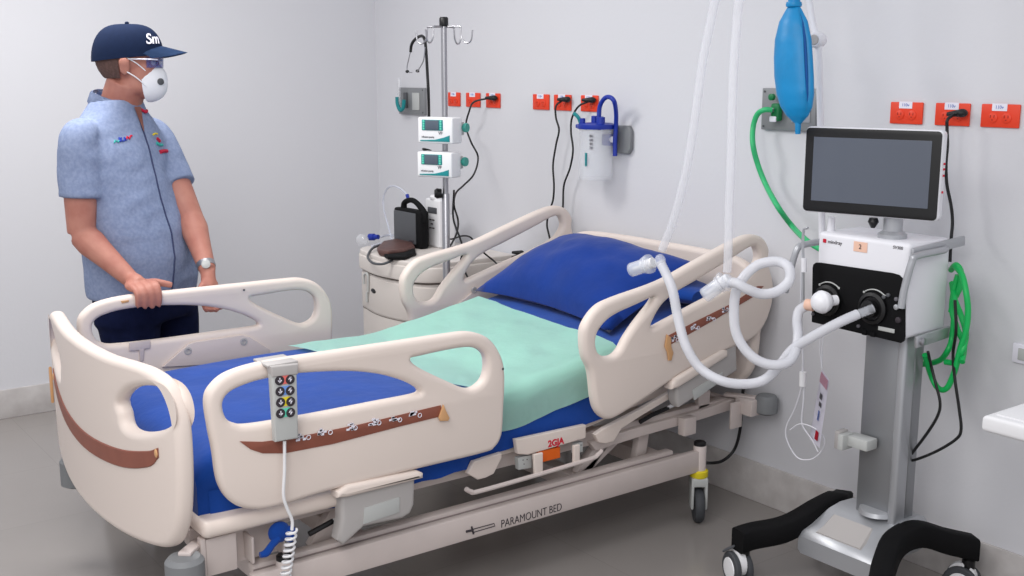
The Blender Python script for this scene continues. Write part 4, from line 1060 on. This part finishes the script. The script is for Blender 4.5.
k = NB(); merge(k, plate([(-4.6043,2.621),(-4.756,2.7418),(-4.7882,2.8408),(-4.6709,2.8563),(-4.5235,2.7825),(-4.4489,2.6761),(-4.4418,2.5859),(-4.5054,2.5749)], [], .028, .010, lambda u, v, w: (u, v, ZC+.016+w+.012*math.sin((u+4.6)*9)**2*0), 1)); wo_ = obj('pouch_body', k, 'leather', wl_)
k = NB(); merge(k, plate([(-4.4528,2.5711),(-4.5013,2.7078),(-4.5809,2.8123),(-4.4155,2.7211),(-4.3326,2.611),(-4.3787,2.5489)], [], .016, .005, lambda u, v, w: (u, v, ZC+.010+w), 1)); obj('black_base', k, 'blackm', wl_)
k = NB(); tube(k, [(-4.7071,2.6967,0.79),(-4.6431,2.6214,0.79),(-4.6037,2.577,0.775),(-4.5313,2.5305,0.765),(-4.4462,2.5084,0.755),(-4.3975,2.5276,0.755),(-4.3932,2.5726,0.765),(-4.4286,2.6313,0.778)], .006, 8); o = obj('cable_loop', k, 'dgrey', None); tag(o, 'dark cable loop sagging over the front edge of the cabinet', 'cable')
k = NB(); lathe(k, [(.018,-.03),(.018,.0),(.012,.004),(.012,.03)], [(-4.9645,2.8102,0.79)][0], (1,.3,.1), 14); o = thing('tube_fitting', 'small tube fitting with a blue collar on the left side of the cabinet top', 'fitting', [(-4.977,2.8227,0.772)][0]); obj('collar', k, 'dblue', o)
k = NB(); lathe(k, [(.022,-.05),(.03,-.04),(.026,-.01),(.02,.0)], [(-4.8956,2.7251,0.79)][0], (1,.3,.05), 14); obj('clear_end', k, 'clear', o)
k = NB(); tube(k, [(-4.9767,2.8522,0.785),(-5.0097,2.9308,0.785),(-4.8906,2.9078,0.785),(-4.7588,2.7945,0.785),(-4.765,2.73,0.785),(-4.7309,2.6657,0.785)], .006, 8); obj('clear_tubing', k, 'tube', o)
lb = box(NB(), -4.52, -4.16, 3.09, YW-.014, .62, .755, .006); o = obj('wall_ledge', lb, 'white'); tag(o, 'white ledge on the wall behind the far rail, under the short black plug', 'ledge')

# ------------------------------------------------------------------ ventilator
vt = thing('ventilator', 'white hospital ventilator with a flat screen on a wheeled grey column stand', 'ventilator', V(-1.98, 2.85, 0))
X0v, X1v, Yf, Yb, Z0v, Z1v = -2.188, -1.862, 2.80, 3.005, .845, 1.128
vb = obj('main_body', box(NB(), X0v, X1v, Yf, Yb, Z0v, Z1v, .014, 3), 'vent', vt)
blk = [(-2.1979,1.0117),(-2.1959,1.023),(-2.1867,1.0302),(-2.1716,1.0322),(-1.9146,1.0359),(-1.891,1.0334),(-1.877,1.0237),(-1.869,1.0044),(-1.8579,0.8558),(-1.8603,0.8435),(-1.8697,0.8357),(-2.1904,0.8411)]
fp = obj('front_panel', plate(blk, [], .006, .001, lambda u, v, w: (u, Yf-.002-w, v), 1, res=1), 'blackm', vb)
for c in [(-2.1306,2.797,0.9211),(-1.9681,2.797,0.9231)]:
    k = NB(); lathe(k, [(.048,0),(.048,.012),(.038,.016),(.034,.010),(.026,.010),(.026,.03),(.018,.032)], (c[0], Yf-.004, c[2]), (0,-1,0), 28); po = obj('port', k, 'black', fp)
    k = NB(); arc = [V(c[0]+.056*math.cos(math.radians(a)), Yf-.006, c[2]+.056*math.sin(math.radians(a))) for a in range(50, 135, 8)]
    tube(k, arc, .002, 6, smooth=False); obj('arc_mark', k, 'lgrey', po)
    for q in (arc[0], arc[-1]): obj('mark_dot', ell(NB(), q, (.004,.002,.004), 8), 'lgrey', po)
for c, r, m in (([(-1.9332,2.795,0.9621)][0], .006, 'dgrey'), ([(-1.9186,2.795,0.9704)][0], .006, 'dgrey'), ([(-1.8911,2.795,0.9629)][0], .006, 'inkg'), ([(-1.8894,2.795,0.9395)][0], .008, 'silver'), ([(-1.8799,2.795,0.9026)][0], .009, 'ink'), ([(-2.1846,2.795,0.868)][0], .005, 'inkg'), ([(-2.0151,2.795,0.8603)][0], .005, 'inkg')):
    obj('small_port', lathe(NB(), [(r,0),(r,.006),(r*.5,.008)], (c[0], Yf-.005, c[2]), (0,-1,0), 14), m, fp)
k = NB(); c = [(-1.911,2.795,0.8671)][0]; box(k, c[0]-.035, c[0]+.02, Yf-.009, Yf-.005, c[2]-.006, c[2]+.006, .001); obj('warning_label', k, 'lgrey', fp)
for s in (0, 1):
    k = NB(); box(k, -2.0+.03*s, -1.985+.03*s, Yf-.012, Yf+.0, Z0v-.008, Z0v+.008, .002); obj('latch', k, 'blackm', fp)
c = [(-2.1162,2.797,1.1014),(-2.0294,2.797,1.0982),(-1.9018,2.797,1.1109)]
obj('red_logo', box(NB(), c[0][0]-.05, c[0][0]-.038, Yf-.002, Yf, c[0][2]-.006, c[0][2]+.006, .001), 'redink', vb)
obj('maker_name', text('mindray', .016, lambda u, v, w: (c[0][0]-.006+u, Yf-.0005-w, c[0][2]-.001+v)), 'ink', vb)
obj('number_sticker', box(NB(), c[1][0]-.024, c[1][0]+.024, Yf-.002, Yf, c[1][2]-.015, c[1][2]+.015, .0005, 1), 'peach', vb)
obj('sticker_number', text('2', .02, lambda u, v, w: (c[1][0]+u, Yf-.0025-w, c[1][2]+v)), 'ink', vb)
obj('model_name', text('SV300', .013, lambda u, v, w: (c[2][0]+u, Yf-.0005-w, c[2][2]+v)), 'ink', vb)
# side handles
def vhandle(pts, side):
    k = NB(); P_ = [Vector(q) for q in pts]
    tube(k, P_, .0105, 12, n=6); return obj('side_handle', k, 'silver', vt)
vhandle([V(X0v+.0, 2.90, 1.085), V(X0v-.035, 2.86, 1.085), V(X0v-.045, 2.79, 1.08), V(X0v-.050, 2.765, 1.065), V(X0v-.064, 2.755, .99), V(X0v-.075, 2.75, .93)], 0)
vhandle([V(X1v+.0, 2.97, 1.10), V(X1v+.022, 2.93, 1.10), V(X1v+.022, 2.80, 1.095), V(X1v+.020, 2.782, 1.08), V(X1v+.008, 2.772, 1.0), V(X1v+.004, 2.768, .945)], 1)
k = NB(); bar(k, (X1v+.006, 2.80, 1.10), (X1v+.006, 3.06, 1.115), .012, .03); obj('side_rail_bar', k, 'silver', vt)
k = NB(); bar(k, (X1v+.012, 2.84, .835), (X1v+.012, 3.02, .845), .012, .035); sb2 = obj('lower_bracket', k, 'silver', vt)
obj('bracket_bolt', lathe(NB(), [(.012,0),(.012,.008),(.008,.010)], (X1v+.018, 2.86, .836), (1,0,0), 14), 'steel', sb2)
# monitor
Mc = V(-2.010, 2.80, 0); Mu = V(math.cos(math.radians(14)), math.sin(math.radians(14)), 0); Mn = V(math.sin(math.radians(14)), -math.cos(math.radians(14)), 0)
(u0_, z1m), (u1_, z0m) = [(-2.2299,1.4417),(-1.7898,1.2006)]
mz0, mz1, mw = 1.192, 1.449, .205
def mf(u, v, w): return Mc+Mu*u+Mn*w+V(0,0,v)
def rr(w, z0, z1, r):
    o = []
    for cx_, cz_, a0 in ((w-r, z1-r, 0), (-w+r, z1-r, 90), (-w+r, z0+r, 180), (w-r, z0+r, 270)):
        for k in range(5): a = math.radians(a0+k*22.5); o.append((cx_+r*math.cos(a), cz_+r*math.sin(a)))
    return o
mn = obj('monitor', plate(rr(mw, mz0, mz1, .014), [], .036, .006, lambda u, v, w: mf(u, v, w-.012), 1, res=3), 'vent', vt)
obj('bezel', plate(rr(mw-.003, mz0+.003, mz1-.003, .012), [], .004, .001, lambda u, v, w: mf(u, v, w+.008), 1, res=1), 'black', mn)
obj('screen', plate(rr(mw-.029, mz0+.036, mz1-.03, .001), [], .002, .0002, lambda u, v, w: mf(u, v, w+.0105), 1, res=1), 'screen', mn)
for zz in (1.355, 1.34, 1.322, 1.275):
    obj('side_marking', box(NB(), *sum([[q-.003, q+.003] for q in mf(mw+.0, zz, -.012)], [])), 'redink', mn)
k = NB(); lathe(k, [(.042,1.128),(.042,1.14),(.028,1.15),(.028,1.22)], (-1.965, 2.86, 0), seg=24); obj('monitor_neck', k, 'silver', vt)
k = NB(); lathe(k, [(.012,0),(.016,.012),(.006,.03)], (-2.012, 2.83, 1.185), (0,0,-1), 14); obj('neck_knob', k, 'black', vt)
obj('top_stub', lathe(NB(), [(.012,1.125),(.010,1.17)], (-2.17, 2.84, 0), seg=14), 'vent', vt)
# column
col = obj('column', box(NB(), -2.035, -1.915, 2.86, 2.955, .24, .85, .004), 'colm', vt)
obj('column_edge', box(NB(), -1.917, -1.888, 2.852, 2.905, .24, .85, .008, 3), 'silver', vt)
obj('column_edge', box(NB(), -1.915, -1.893, 2.91, 2.955, .24, .85, .006, 3), 'colm', vt)
k = NB(); box(k, -2.05, -1.965, 2.80, 2.855, .475, .51, .006); ho = obj('hose_holder', k, 'lgrey', vt)
k = NB(); box(k, -2.075, -2.055, 2.785, 2.83, .462, .52, .004); obj('holder_clip', k, 'greyp', ho)
k = NB(); box(k, -2.055, -2.035, 2.775, 2.83, .465, .515, .004); obj('holder_clip', k, 'lgrey', ho)
# base
bp = NB(); rings = []
def rect(y, x0, x1, z0, z1, b=.02):
    return [V(x0+b, y, z0), V(x1-b, y, z0), V(x1, y, z0+b), V(x1, y, z1-b), V(x1-b, y, z1), V(x0+b, y, z1), V(x0, y, z1-b), V(x0, y, z0+b)]
rings = [rect(2.725, -2.145, -1.86, .110, .165, .012), rect(2.74, -2.15, -1.855, .105, .185, .015), rect(2.775, -2.15, -1.85, .11, .20), rect(2.83, -2.13, -1.86, .13, .245), rect(2.87, -2.12, -1.86, .14, .26), rect(2.97, -2.11, -1.86, .14, .26), rect(3.01, -2.10, -1.87, .15, .245)]
loft(bp, rings); bpo = obj('base_cover', bp, 'silver', vt, 30)
k = NB(); loft(k, [rect(2.745, -2.10, -1.92, .165, .192, .01), rect(2.775, -2.095, -1.925, .18, .207, .01), rect(2.815, -2.09, -1.93, .20, .236, .01)]); obj('base_recess', k, 'greyp', bpo)
k = NB(); lathe(k, [(.085,.265),(.08,.278),(.07,.282)], (-1.965, 2.905, 0), seg=24, sx=1.05, sy=.8); obj('column_foot', k, 'silver', bpo)
def cleg(s):
    k = NB(); C_ = -2.005
    P_ = catmull([V(C_+s*.25, 2.565, .150), V(C_+s*.235, 2.62, .158), V(C_+s*.185, 2.71, .175), V(C_+s*.150, 2.81, .215), V(C_+s*.155, 2.92, .222), V(C_+s*.20, 3.01, .190), V(C_+s*.245, 3.09, .165)], 6)
    R_ = []
    for i, p in enumerate(P_):
        t = (P_[min(i+1, len(P_)-1)]-P_[max(i-1, 0)]); t.z = 0; t.normalize(); n = V(-t.y, t.x, 0); w = .032; h = .036; b = .007
        R_.append([p+n*a+V(0,0,c) for a, c in ((-w+b,-h),(w-b,-h),(w,-h+b),(w,h-b),(w-b,h),(-w+b,h),(-w,h-b),(-w,-h+b))])
    loft(k, R_); lo = obj('leg', k, 'blackm', vt, 50)
    for p in (V(C_+s*.245, 2.59, 0), V(C_+s*.238, 3.075, 0)):
        c_ = obj('caster', lathe(NB(), [(.02,.09),(.02,.125),(.016,.13)], p, seg=16), 'black', lo)
        w_ = V(-.35, -.94, 0).normalized() if p.y < 2.8 else V(.3, -.95, 0).normalized()
        ctr = p+V(-.012, -.01, .054)
        obj('fork', lathe(NB(), [(.040,-.012),(.044,-.010),(.044,.010),(.040,.012)], ctr+V(0,0,.018), w_, 20), 'white', lo)
        for sg in (-1, 1):
            obj('wheel', lathe(NB(), [(.034,0),(.050,.0),(.054,.004),(.054,.014),(.050,.018),(.038,.019)], ctr+w_*(sg*.012 if sg > 0 else -.030), w_, 24), 'rubber', lo)
        obj('wheel_cover', lathe(NB(), [(.036,0),(.034,.003),(.02,.004)], ctr+w_*.031, w_, 24), 'white', lo)
        if p.y < 2.8:
            kk = NB(); bar(kk, ctr+V(-.045,-.02,.045), ctr+V(-.005,-.01,.075), .02, .008); obj('brake_lever', kk, 'dgrey', lo)
cleg(-1); cleg(1)

# support arm rising from the ventilator
ma = thing('circuit_arm', 'white jointed support arm rising from behind the ventilator screen', 'support arm', [(-2.2494,2.9,1.1006)][0])
k = NB(); tube(k, [(-2.2484,2.9,1.0847),(-2.2703,2.9,1.3687),(-2.2956,2.9,1.6472),(-2.3029,2.9,1.7023)], .0105, 12, smooth=False); obj('lower_arm', k, 'vent', ma)
k = NB(); tube(k, [(-2.3071,2.9,1.7085),(-2.3303,2.9,1.7702),(-2.3561,2.9,1.8748)]+[(-2.46,2.80,2.16)], .0105, 12, smooth=False); obj('upper_arm', k, 'vent', ma)
k = NB(); bar(k, (-2.47,2.82,2.16), (-2.30,2.40,2.16), .02, .02); obj('hose_hanger', k, 'vent', ma)
c = [(-2.3071,2.9,1.7085)][0]
k = NB(); lathe(k, [(.022,-.028),(.024,-.02),(.024,.02),(.020,.026)], c, (.3,-1,0), 20); ell(k, c+V(-.03,0,0) if isinstance(c, Vector) else V(*c)+V(-.03,0,0), (.014,.014,.02), 14); jo = obj('elbow_joint', k, 'vent', ma)
obj('joint_cap', lathe(NB(), [(.016,.026),(.014,.03)], c, (.3,-1,0), 20), 'greyp', jo)
k = NB(); tube(k, [V(*[(-2.2488,2.9,1.0911)][0]), V(X0v+.02, 2.92, 1.0)], .012, 10, smooth=False); obj('mount', k, 'greyp', ma)
# thin drip line with clamp and hanging card
k = NB(); tube(k, [(-2.2127,2.76,1.1259),(-2.2113,2.76,1.0387),(-2.2076,2.76,0.9131),(-2.1962,2.76,0.7874),(-2.1881,2.76,0.7182),(-2.1889,2.76,0.6663)], .003, 6); ln_ = thing('sensor_line', 'thin white tube with an inline connector hanging left of the ventilator', 'tube', [(-2.2133,2.8,0.3978)][0]); obj('upper_line', k, 'wire', ln_)
k = NB(); tube(k, [(-2.1945,2.76,1.1403),(-2.2095,2.76,1.1356),(-2.212,2.76,1.1136),(-2.2056,2.76,1.0081),(-2.1999,2.76,0.9143)], .0045, 6, smooth=False); obj('metal_rod', k, 'silver', ln_)
k = NB(); tube(k, [(-2.2041,2.76,1.0459),(-2.2014,2.76,1.0024)], .009, 10, smooth=False); obj('line_clip', k, 'vent', ln_)
k = NB(); tube(k, [(-2.1862,2.76,0.6863),(-2.1854,2.76,0.641)], .011, 10, smooth=False); obj('connector', k, 'white', ln_)
k = NB(); tube(k, [(-2.1952,2.77,0.6371),(-2.2184,2.77,0.5594),(-2.2504,2.77,0.4847),(-2.2395,2.77,0.4372),(-2.1968,2.77,0.3986),(-2.1422,2.77,0.4107),(-2.1059,2.77,0.4505),(-2.1009,2.77,0.491),(-2.1407,2.77,0.5131),(-2.1956,2.77,0.5121),(-2.234,2.77,0.4823)], .0022, 6); obj('loop_line', k, 'wire', ln_)
k = NB(); tube(k, [(-2.1875,2.77,0.6389),(-2.1876,2.77,0.5767),(-2.1878,2.77,0.5141),(-2.146,2.77,0.4724),(-2.1207,2.77,0.4398)], .0022, 6); obj('loop_line', k, 'wire', ln_)
cd_ = thing('hanging_card', 'laminated pink and white card hanging on a cord left of the column', 'card', [(-2.1672,2.8,0.4274)][0])
ca = [(-2.1471,2.8,0.698),(-2.0846,2.76,0.6829),(-2.0929,2.74,0.4667),(-2.1713,2.79,0.4649)]
k = NB(); vs = [k.verts.new(q) for q in ca]; k.faces.new(vs); bmesh.ops.solidify(k, geom=k.faces[:], thickness=.003); obj('card', k, 'paper', cd_)
A_, B_, C_, D_ = [Vector(q) for q in ca]
def cardq(u0, u1, v0, v1, m, nm):
    f = lambda u, v: A_.lerp(B_, u).lerp(D_.lerp(C_, u), v)
    n = (B_-A_).cross(D_-A_).normalized(); n = n if n.y < 0 else -n
    k = NB(); k.faces.new([k.verts.new(f(u, v)+n*.003) for u, v in ((u0,v0),(u1,v0),(u1,v1),(u0,v1))]); bmesh.ops.solidify(k, geom=k.faces[:], thickness=.0008); obj(nm, k, m, cd_)
cardq(.1,.95,.02,.16,'pinkp','printed_header'); cardq(.35,.6,.28,.36,'inkg','printed_lines'); cardq(.4,.65,.40,.46,'inkg','printed_lines'); cardq(.45,.6,.52,.66,'inkb','printed_lines'); cardq(.5,.8,.80,.93,'redink','printed_mark')
k = NB(); tube(k, [(-2.1389,2.79,0.8417),(-2.1414,2.79,0.7617),(-2.1376,2.79,0.7016)], .0018, 6, smooth=False); obj('cord', k, 'wire', cd_)
k = NB(); tube(k, [(-2.152,2.79,0.8394),(-2.1489,2.79,0.7602),(-2.1376,2.79,0.7016)], .0018, 6, smooth=False); obj('cord', k, 'wire', cd_)

# breathing bag
bg = thing('breathing_bag', 'bright blue breathing bag hanging above the ventilator screen', 'breathing bag', [(-2.2221,2.72,1.4442)][0])
top_, bot_ = V(*[(-2.2552,2.72,1.8115)][0]), V(*[(-2.219,2.72,1.4562)][0])
prof = [(0,.012),(.05,.026),(.15,.048),(.3,.062),(.45,.066),(.6,.067),(.75,.064),(.86,.054),(.93,.038),(.975,.020),(1,.010)]
k = NB(); R_ = []
for t, r in prof:
    c = top_.lerp(bot_, t); r_ = []
    cx_off = -.010*math.sin(t*PI)
    for q in range(36):
        a = 2*PI*q/36; fold = 1-.30*math.exp(-((math.atan2(math.sin(a+.22), math.cos(a+.22)))/.16)**2)*math.sin(min(1, t*1.1)*PI)**.5
        r_.append(c+V(cx_off+math.cos(a)*r*fold, math.sin(a)*r*.62*fold, 0))
    R_.append(r_)
R2 = []
for i in range(len(R_)-1):
    for s in range(4): R2.append([R_[i][q].lerp(R_[i+1][q], s/4) for q in range(36)])
R2.append(R_[-1])
loft(k, R2); bo_ = obj('bag', k, 'bag', bg, 60)
k = NB(); tube(k, [V(-2.42,2.70,2.15), top_+V(-.02,0,.2), top_+V(0,0,.08), top_+V(0,0,-.01)], .018, 14); lathe(k, [(.022,-.006),(.024,0),(.022,.008)], top_+V(0,0,-.005), seg=16); obj('neck', k, 'bag', bg)
k = NB(); tube(k, [bot_+V(0,0,.01), bot_+V(.001,0,-.03)], [.010,.008], 10, smooth=False); obj('tail_loop', k, 'bag', bg)
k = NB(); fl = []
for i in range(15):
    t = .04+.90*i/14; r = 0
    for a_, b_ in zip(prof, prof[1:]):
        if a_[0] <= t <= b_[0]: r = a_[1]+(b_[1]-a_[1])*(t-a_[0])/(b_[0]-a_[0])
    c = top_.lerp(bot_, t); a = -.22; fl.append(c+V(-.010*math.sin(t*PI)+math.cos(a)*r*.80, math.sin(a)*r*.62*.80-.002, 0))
tube(k, fl, [.001,.005,.007,.007,.005,.001], 8, smooth=False); obj('fold_shade', k, 'bagd', bo_)  # darker blue tube paints the shade inside the crease of the bag

# corrugated hoses
def hose(pts, r=.0125, m='hose'):
    k = NB(); tube(k, pts, r, 14, corr=.03, step=.0045, n=10, caps=True); return k
def connector(name, label, c, d, c2):
    o = thing(name, label, 'connector', V(*c)); d = Vector(d).normalized(); c = Vector(c)
    obj('clear_cup', lathe(NB(), [(.021,0),(.023,.003),(.023,.052),(.027,.055),(.027,.062),(.021,.064),(.021,.006),(.0,.005)], c, d, 24), 'clearr', o)
    obj('clear_rib', lathe(NB(), [(.006,.01),(.007,.05)], c, d, 12), 'white', o)
    obj('port_ring', lathe(NB(), [(.028,.064),(.031,.067),(.031,.078),(.024,.082)], c, d, 24), 'clearr', o)
    obj('inner_port', lathe(NB(), [(.012,.04),(.017,.045),(.017,.09)], c, d, 20), 'white', o)
    obj('y_branch', ell(NB(), c2, (.018,.018,.022), 16), 'clearr', o)
    return o
hA = thing('breathing_hose', 'long white corrugated hose sagging lowest from the left clear connector to the ventilator', 'hose', [(-2.22,2.5,0.6801)][0])
obj('upper_limb', hose([(-2.31,2.44,2.17),(-2.29,2.43,2.02)]+[(-2.2846,2.42,1.8515),(-2.3034,2.42,1.7557),(-2.3298,2.42,1.6438),(-2.3517,2.42,1.5),(-2.3713,2.42,1.3821),(-2.3961,2.42,1.2761),(-2.4341,2.42,1.1602),(-2.4787,2.42,1.0682)]), 'hosep', hA)
obj('lower_limb', hose([(-2.4862,2.42,1.0295),(-2.4538,2.42,0.9899),(-2.4259,2.42,0.9438),(-2.4013,2.42,0.866),(-2.3638,2.42,0.7848),(-2.3214,2.44,0.721),(-2.2575,2.47,0.6892),(-2.2101,2.52,0.6821),(-2.1713,2.56,0.6966),(-2.1498,2.6,0.7385),(-2.1164,2.62,0.7949),(-2.0647,2.64,0.8388),(-1.9977,2.67,0.8892),(-1.9669,2.72,0.915)], .0150), 'hose', hA)
obj('cuff', (lambda k: (tube(k, [(-1.9736,2.72,0.9108),(-1.9488,2.765,0.9288)], .0135, 16, smooth=False), k)[1])(NB()), 'clearr', hA)
hB = thing('breathing_hose', 'white corrugated hose that loops once from the right clear connector to the round filter', 'hose', [(-2.1002,2.5,0.7646)][0])
obj('upper_limb', hose([(-2.33,2.49,2.17),(-2.25,2.45,2.02)]+[(-2.2019,2.42,1.8464),(-2.2046,2.42,1.7519),(-2.2103,2.42,1.6425),(-2.211,2.42,1.5034),(-2.208,2.42,1.3622),(-2.2087,2.42,1.2184),(-2.2062,2.42,1.0874),(-2.2077,2.42,1.037)]), 'hosep', hB)
obj('lower_limb', hose([(-2.2205,2.44,1.0003),(-2.1895,2.44,1.0049),(-2.1644,2.46,0.9887),(-2.1418,2.5,0.9727),(-2.1165,2.54,0.981),(-2.1025,2.57,1.0095),(-2.1129,2.58,1.0455),(-2.1472,2.58,1.0588),(-2.1755,2.56,1.057),(-2.2035,2.54,1.0432),(-2.2219,2.51,1.0105),(-2.233,2.49,0.9656),(-2.2289,2.48,0.9067),(-2.2181,2.48,0.8475),(-2.1933,2.49,0.8019),(-2.1587,2.51,0.7691),(-2.1227,2.54,0.7567),(-2.1003,2.58,0.7643),(-2.1051,2.62,0.7941),(-2.1246,2.65,0.8353),(-2.1546,2.68,0.863),(-2.1652,2.7,0.8928),(-2.1556,2.72,0.9076)], .0150), 'hose', hB)
c = [(-2.1408,2.72,0.9131),(-2.097,2.72,0.9296)]
fl_ = thing('breathing_filter', 'round white filter between the looped hose and the left ventilator port', 'filter', V(*c[1])-V(0,0,.035))
k = NB(); lathe(k, [(.014,-.03),(.014,-.02),(.028,-.014),(.035,-.004),(.035,.004),(.028,.014),(.016,.022),(.016,.05)], c[1], (.30,.95,.05), 28); ell(k, c[1], (.034,.034,.034), 24); obj('housing', k, 'ball', fl_)
k = NB(); lathe(k, [(.017,-.014),(.018,-.010),(.018,.012)], c[0], (1,.3,0), 18); obj('pink_ring', k, 'peach', fl_)
connector('hose_connector', 'left clear plastic hose connector in front of the pillow', [(-2.596,2.4,0.991)][0], Vector([(-2.5084,2.42,1.0265)][0])-Vector([(-2.596,2.4,0.991)][0]), [(-2.4863,2.42,1.0326)][0])
connector('hose_connector', 'right clear plastic hose connector over the near head rail', [(-2.2766,2.4,0.9572)][0], Vector([(-2.2348,2.43,0.9993)][0])-Vector([(-2.2766,2.4,0.9572)][0]), [(-2.2155,2.43,1.0081)][0])

# coiled green hose and black leads on the right side of the ventilator
gc = thing('green_hose_coil', 'coiled green hose bundled at the right side of the ventilator', 'hose', [(-1.8317,2.98,0.6717)][0])
for pth in ("955,266,3.0 962,275,2.98 966,292 968,310 966,330 960,350 955,370 947,388 938,388 931,375 925,355",
            "952,283,3.02 955,300 962,318 966,335 962,352,2.96 955,362 945,362",
            "958,275,3.0 954,290 952,310 957,328 964,345 962,362,2.95",
            "953,330,3.02 962,322 969,330 968,348 962,360",
            "909,362,2.95 925,364 940,360 948,350,2.98 952,338 954,318",
            "951,268,3.03 956,264 961,270 960,285 954,298 950,310"):
    pass
def P(s): return s
coils = [[(-1.8416,3,1.046),(-1.8049,2.98,1.0263),(-1.7761,2.96,0.9824),(-1.7655,2.96,0.9308),(-1.7669,2.96,0.8711),(-1.781,2.96,0.8083),(-1.792,2.96,0.7454),(-1.8134,2.96,0.6855),(-1.8427,2.96,0.6788),(-1.869,2.96,0.7133),(-1.8554,2.9,0.7872)],
         [(-1.8595,3.02,0.9899),(-1.8211,2.98,0.9491),(-1.7944,2.98,0.8994),(-1.7776,2.98,0.8513),(-1.7742,2.96,0.8036),(-1.8061,2.98,0.7637),(-1.8385,2.98,0.757)],
         [(-1.8298,3,1.0206),(-1.839,3,0.9741),(-1.8406,3,0.9131),(-1.8201,3,0.8619),(-1.7935,3,0.8152),(-1.7657,2.95,0.7767)],
         [(-1.9399,2.95,0.7405),(-1.9172,3,0.7312),(-1.8678,3,0.754),(-1.8316,2.98,0.7953),(-1.8338,3,0.8288),(-1.8322,3,0.8902)],
         [(-1.8721,3.03,1.0266),(-1.8386,3,1.0494),(-1.8209,3,1.0309),(-1.8204,3,0.9859),(-1.8366,3,0.9442),(-1.8434,3,0.9066)]]
for cc_ in coils:
    k = NB(); tube(k, cc_, .0088, 10); obj('hose_turn', k, 'green', gc)
cable('electrical_cable', 'black lead hanging in a pointed loop below the ventilator bracket', [(-1.8335,2.88,0.8037),(-1.8524,2.93,0.7526),(-1.8313,2.93,0.6957),(-1.8142,2.93,0.6473),(-1.8176,2.93,0.6064),(-1.8464,2.93,0.546),(-1.892,2.93,0.4703),(-1.9042,2.93,0.4477),(-1.8867,2.93,0.4462),(-1.8185,2.93,0.4908),(-1.7568,2.93,0.5449),(-1.7403,2.93,0.5799),(-1.752,2.93,0.644),(-1.7714,2.93,0.7244),(-1.8081,2.97,0.7862),(-1.7803,2.93,0.8727),(-1.7906,2.93,0.96)], None, r=.0045)

# side table and switch plate at the right edge
tb = thing('side_table', 'white table corner entering at the right edge of the picture', 'table', V(-1.23, 2.85, 0))
obj('tabletop', plate([(-1.487,2.60),(-1.0,2.60),(-1.0,3.12),(-1.487,3.12)], [], .045, .012, lambda u, v, w: (u, v, .728+w), 1, res=3), 'white', tb)
obj('tabletop_inlay', plate([(-1.465,2.625),(-1.02,2.625),(-1.02,3.1),(-1.465,3.1)], [], .004, .001, lambda u, v, w: (u, v, .7515+w), 1, res=1), 'white', tb)
for (lx, ly) in ((-1.05, 2.66), (-1.05, 3.06), (-1.15, 2.66), (-1.15, 3.06)): pass
k = NB(); box(k, -1.12, -1.06, 2.82, 2.88, .05, .71, .01); obj('table_column', k, 'silver', tb)
k = NB(); box(k, -1.16, -1.02, 2.62, 3.10, .02, .06, .01); obj('table_foot', k, 'silver', tb)
sw = thing('switch_plate', 'pale blue grey switch plate low on the wall above the side table', 'switch', V(-1.70, YW, .75))
so_ = obj('plate', box(NB(), -1.735, -1.62, YW-.01, YW, .75, .81, .004), 'paper', sw)
obj('rocker', box(NB(), -1.715, -1.67, YW-.014, YW-.009, .762, .798, .003), 'lgrey', so_)
# ------------------------------------------------------------------ camera and light
cam = bpy.data.cameras.new('camera'); co = bpy.data.objects.new('camera', cam); COL.objects.link(co)
cam.sensor_width = 36; cam.lens = 1120*36/1024; cam.clip_start = .05
AZ, PT = math.radians(53.4), math.radians(10.75)
co.location = (0, 0, 1.6)
fw = V(-math.sin(AZ)*math.cos(PT), math.cos(AZ)*math.cos(PT), -math.sin(PT))
co.rotation_euler = fw.to_track_quat('-Z', 'Y').to_euler()
bpy.context.scene.camera = co
def area_light(name, loc, tgt, sx, sy, e, col=(1,1,1)):
    l = bpy.data.lights.new(name, 'AREA'); l.shape = 'RECTANGLE'; l.size = sx; l.size_y = sy; l.energy = e; l.color = col
    o = bpy.data.objects.new(name, l); COL.objects.link(o); o.location = loc
    o.rotation_euler = (Vector(tgt)-Vector(loc)).to_track_quat('-Z', 'Y').to_euler(); return o
area_light('ceiling_or_fill_light', (-4.1, 1.1, 2.7), (-3.9, 1.3, 0), .6, 1.2, 46, (1,.985,.97))
area_light('ceiling_or_fill_light', (-2.0, 0.2, 2.7), (-2.3, .6, 0), .6, 1.2, 26, (1,.97,.95))
area_light('ceiling_or_fill_light', (-.3, -.5, 2.6), (-2.8, 2.0, .5), 1.2, 1.2, 42, (1,.98,.96))  # soft fill added on the camera side to brighten sheet and pillow
w = bpy.data.worlds.new('w'); bpy.context.scene.world = w; w.use_nodes = True
w.node_tree.nodes['Background'].inputs[0].default_value = (.94,.95,1.0,1); w.node_tree.nodes['Background'].inputs[1].default_value = .92
sc = bpy.context.scene
sc.view_settings.view_transform = 'Standard'; sc.view_settings.look = 'None'; sc.view_settings.exposure = -.16
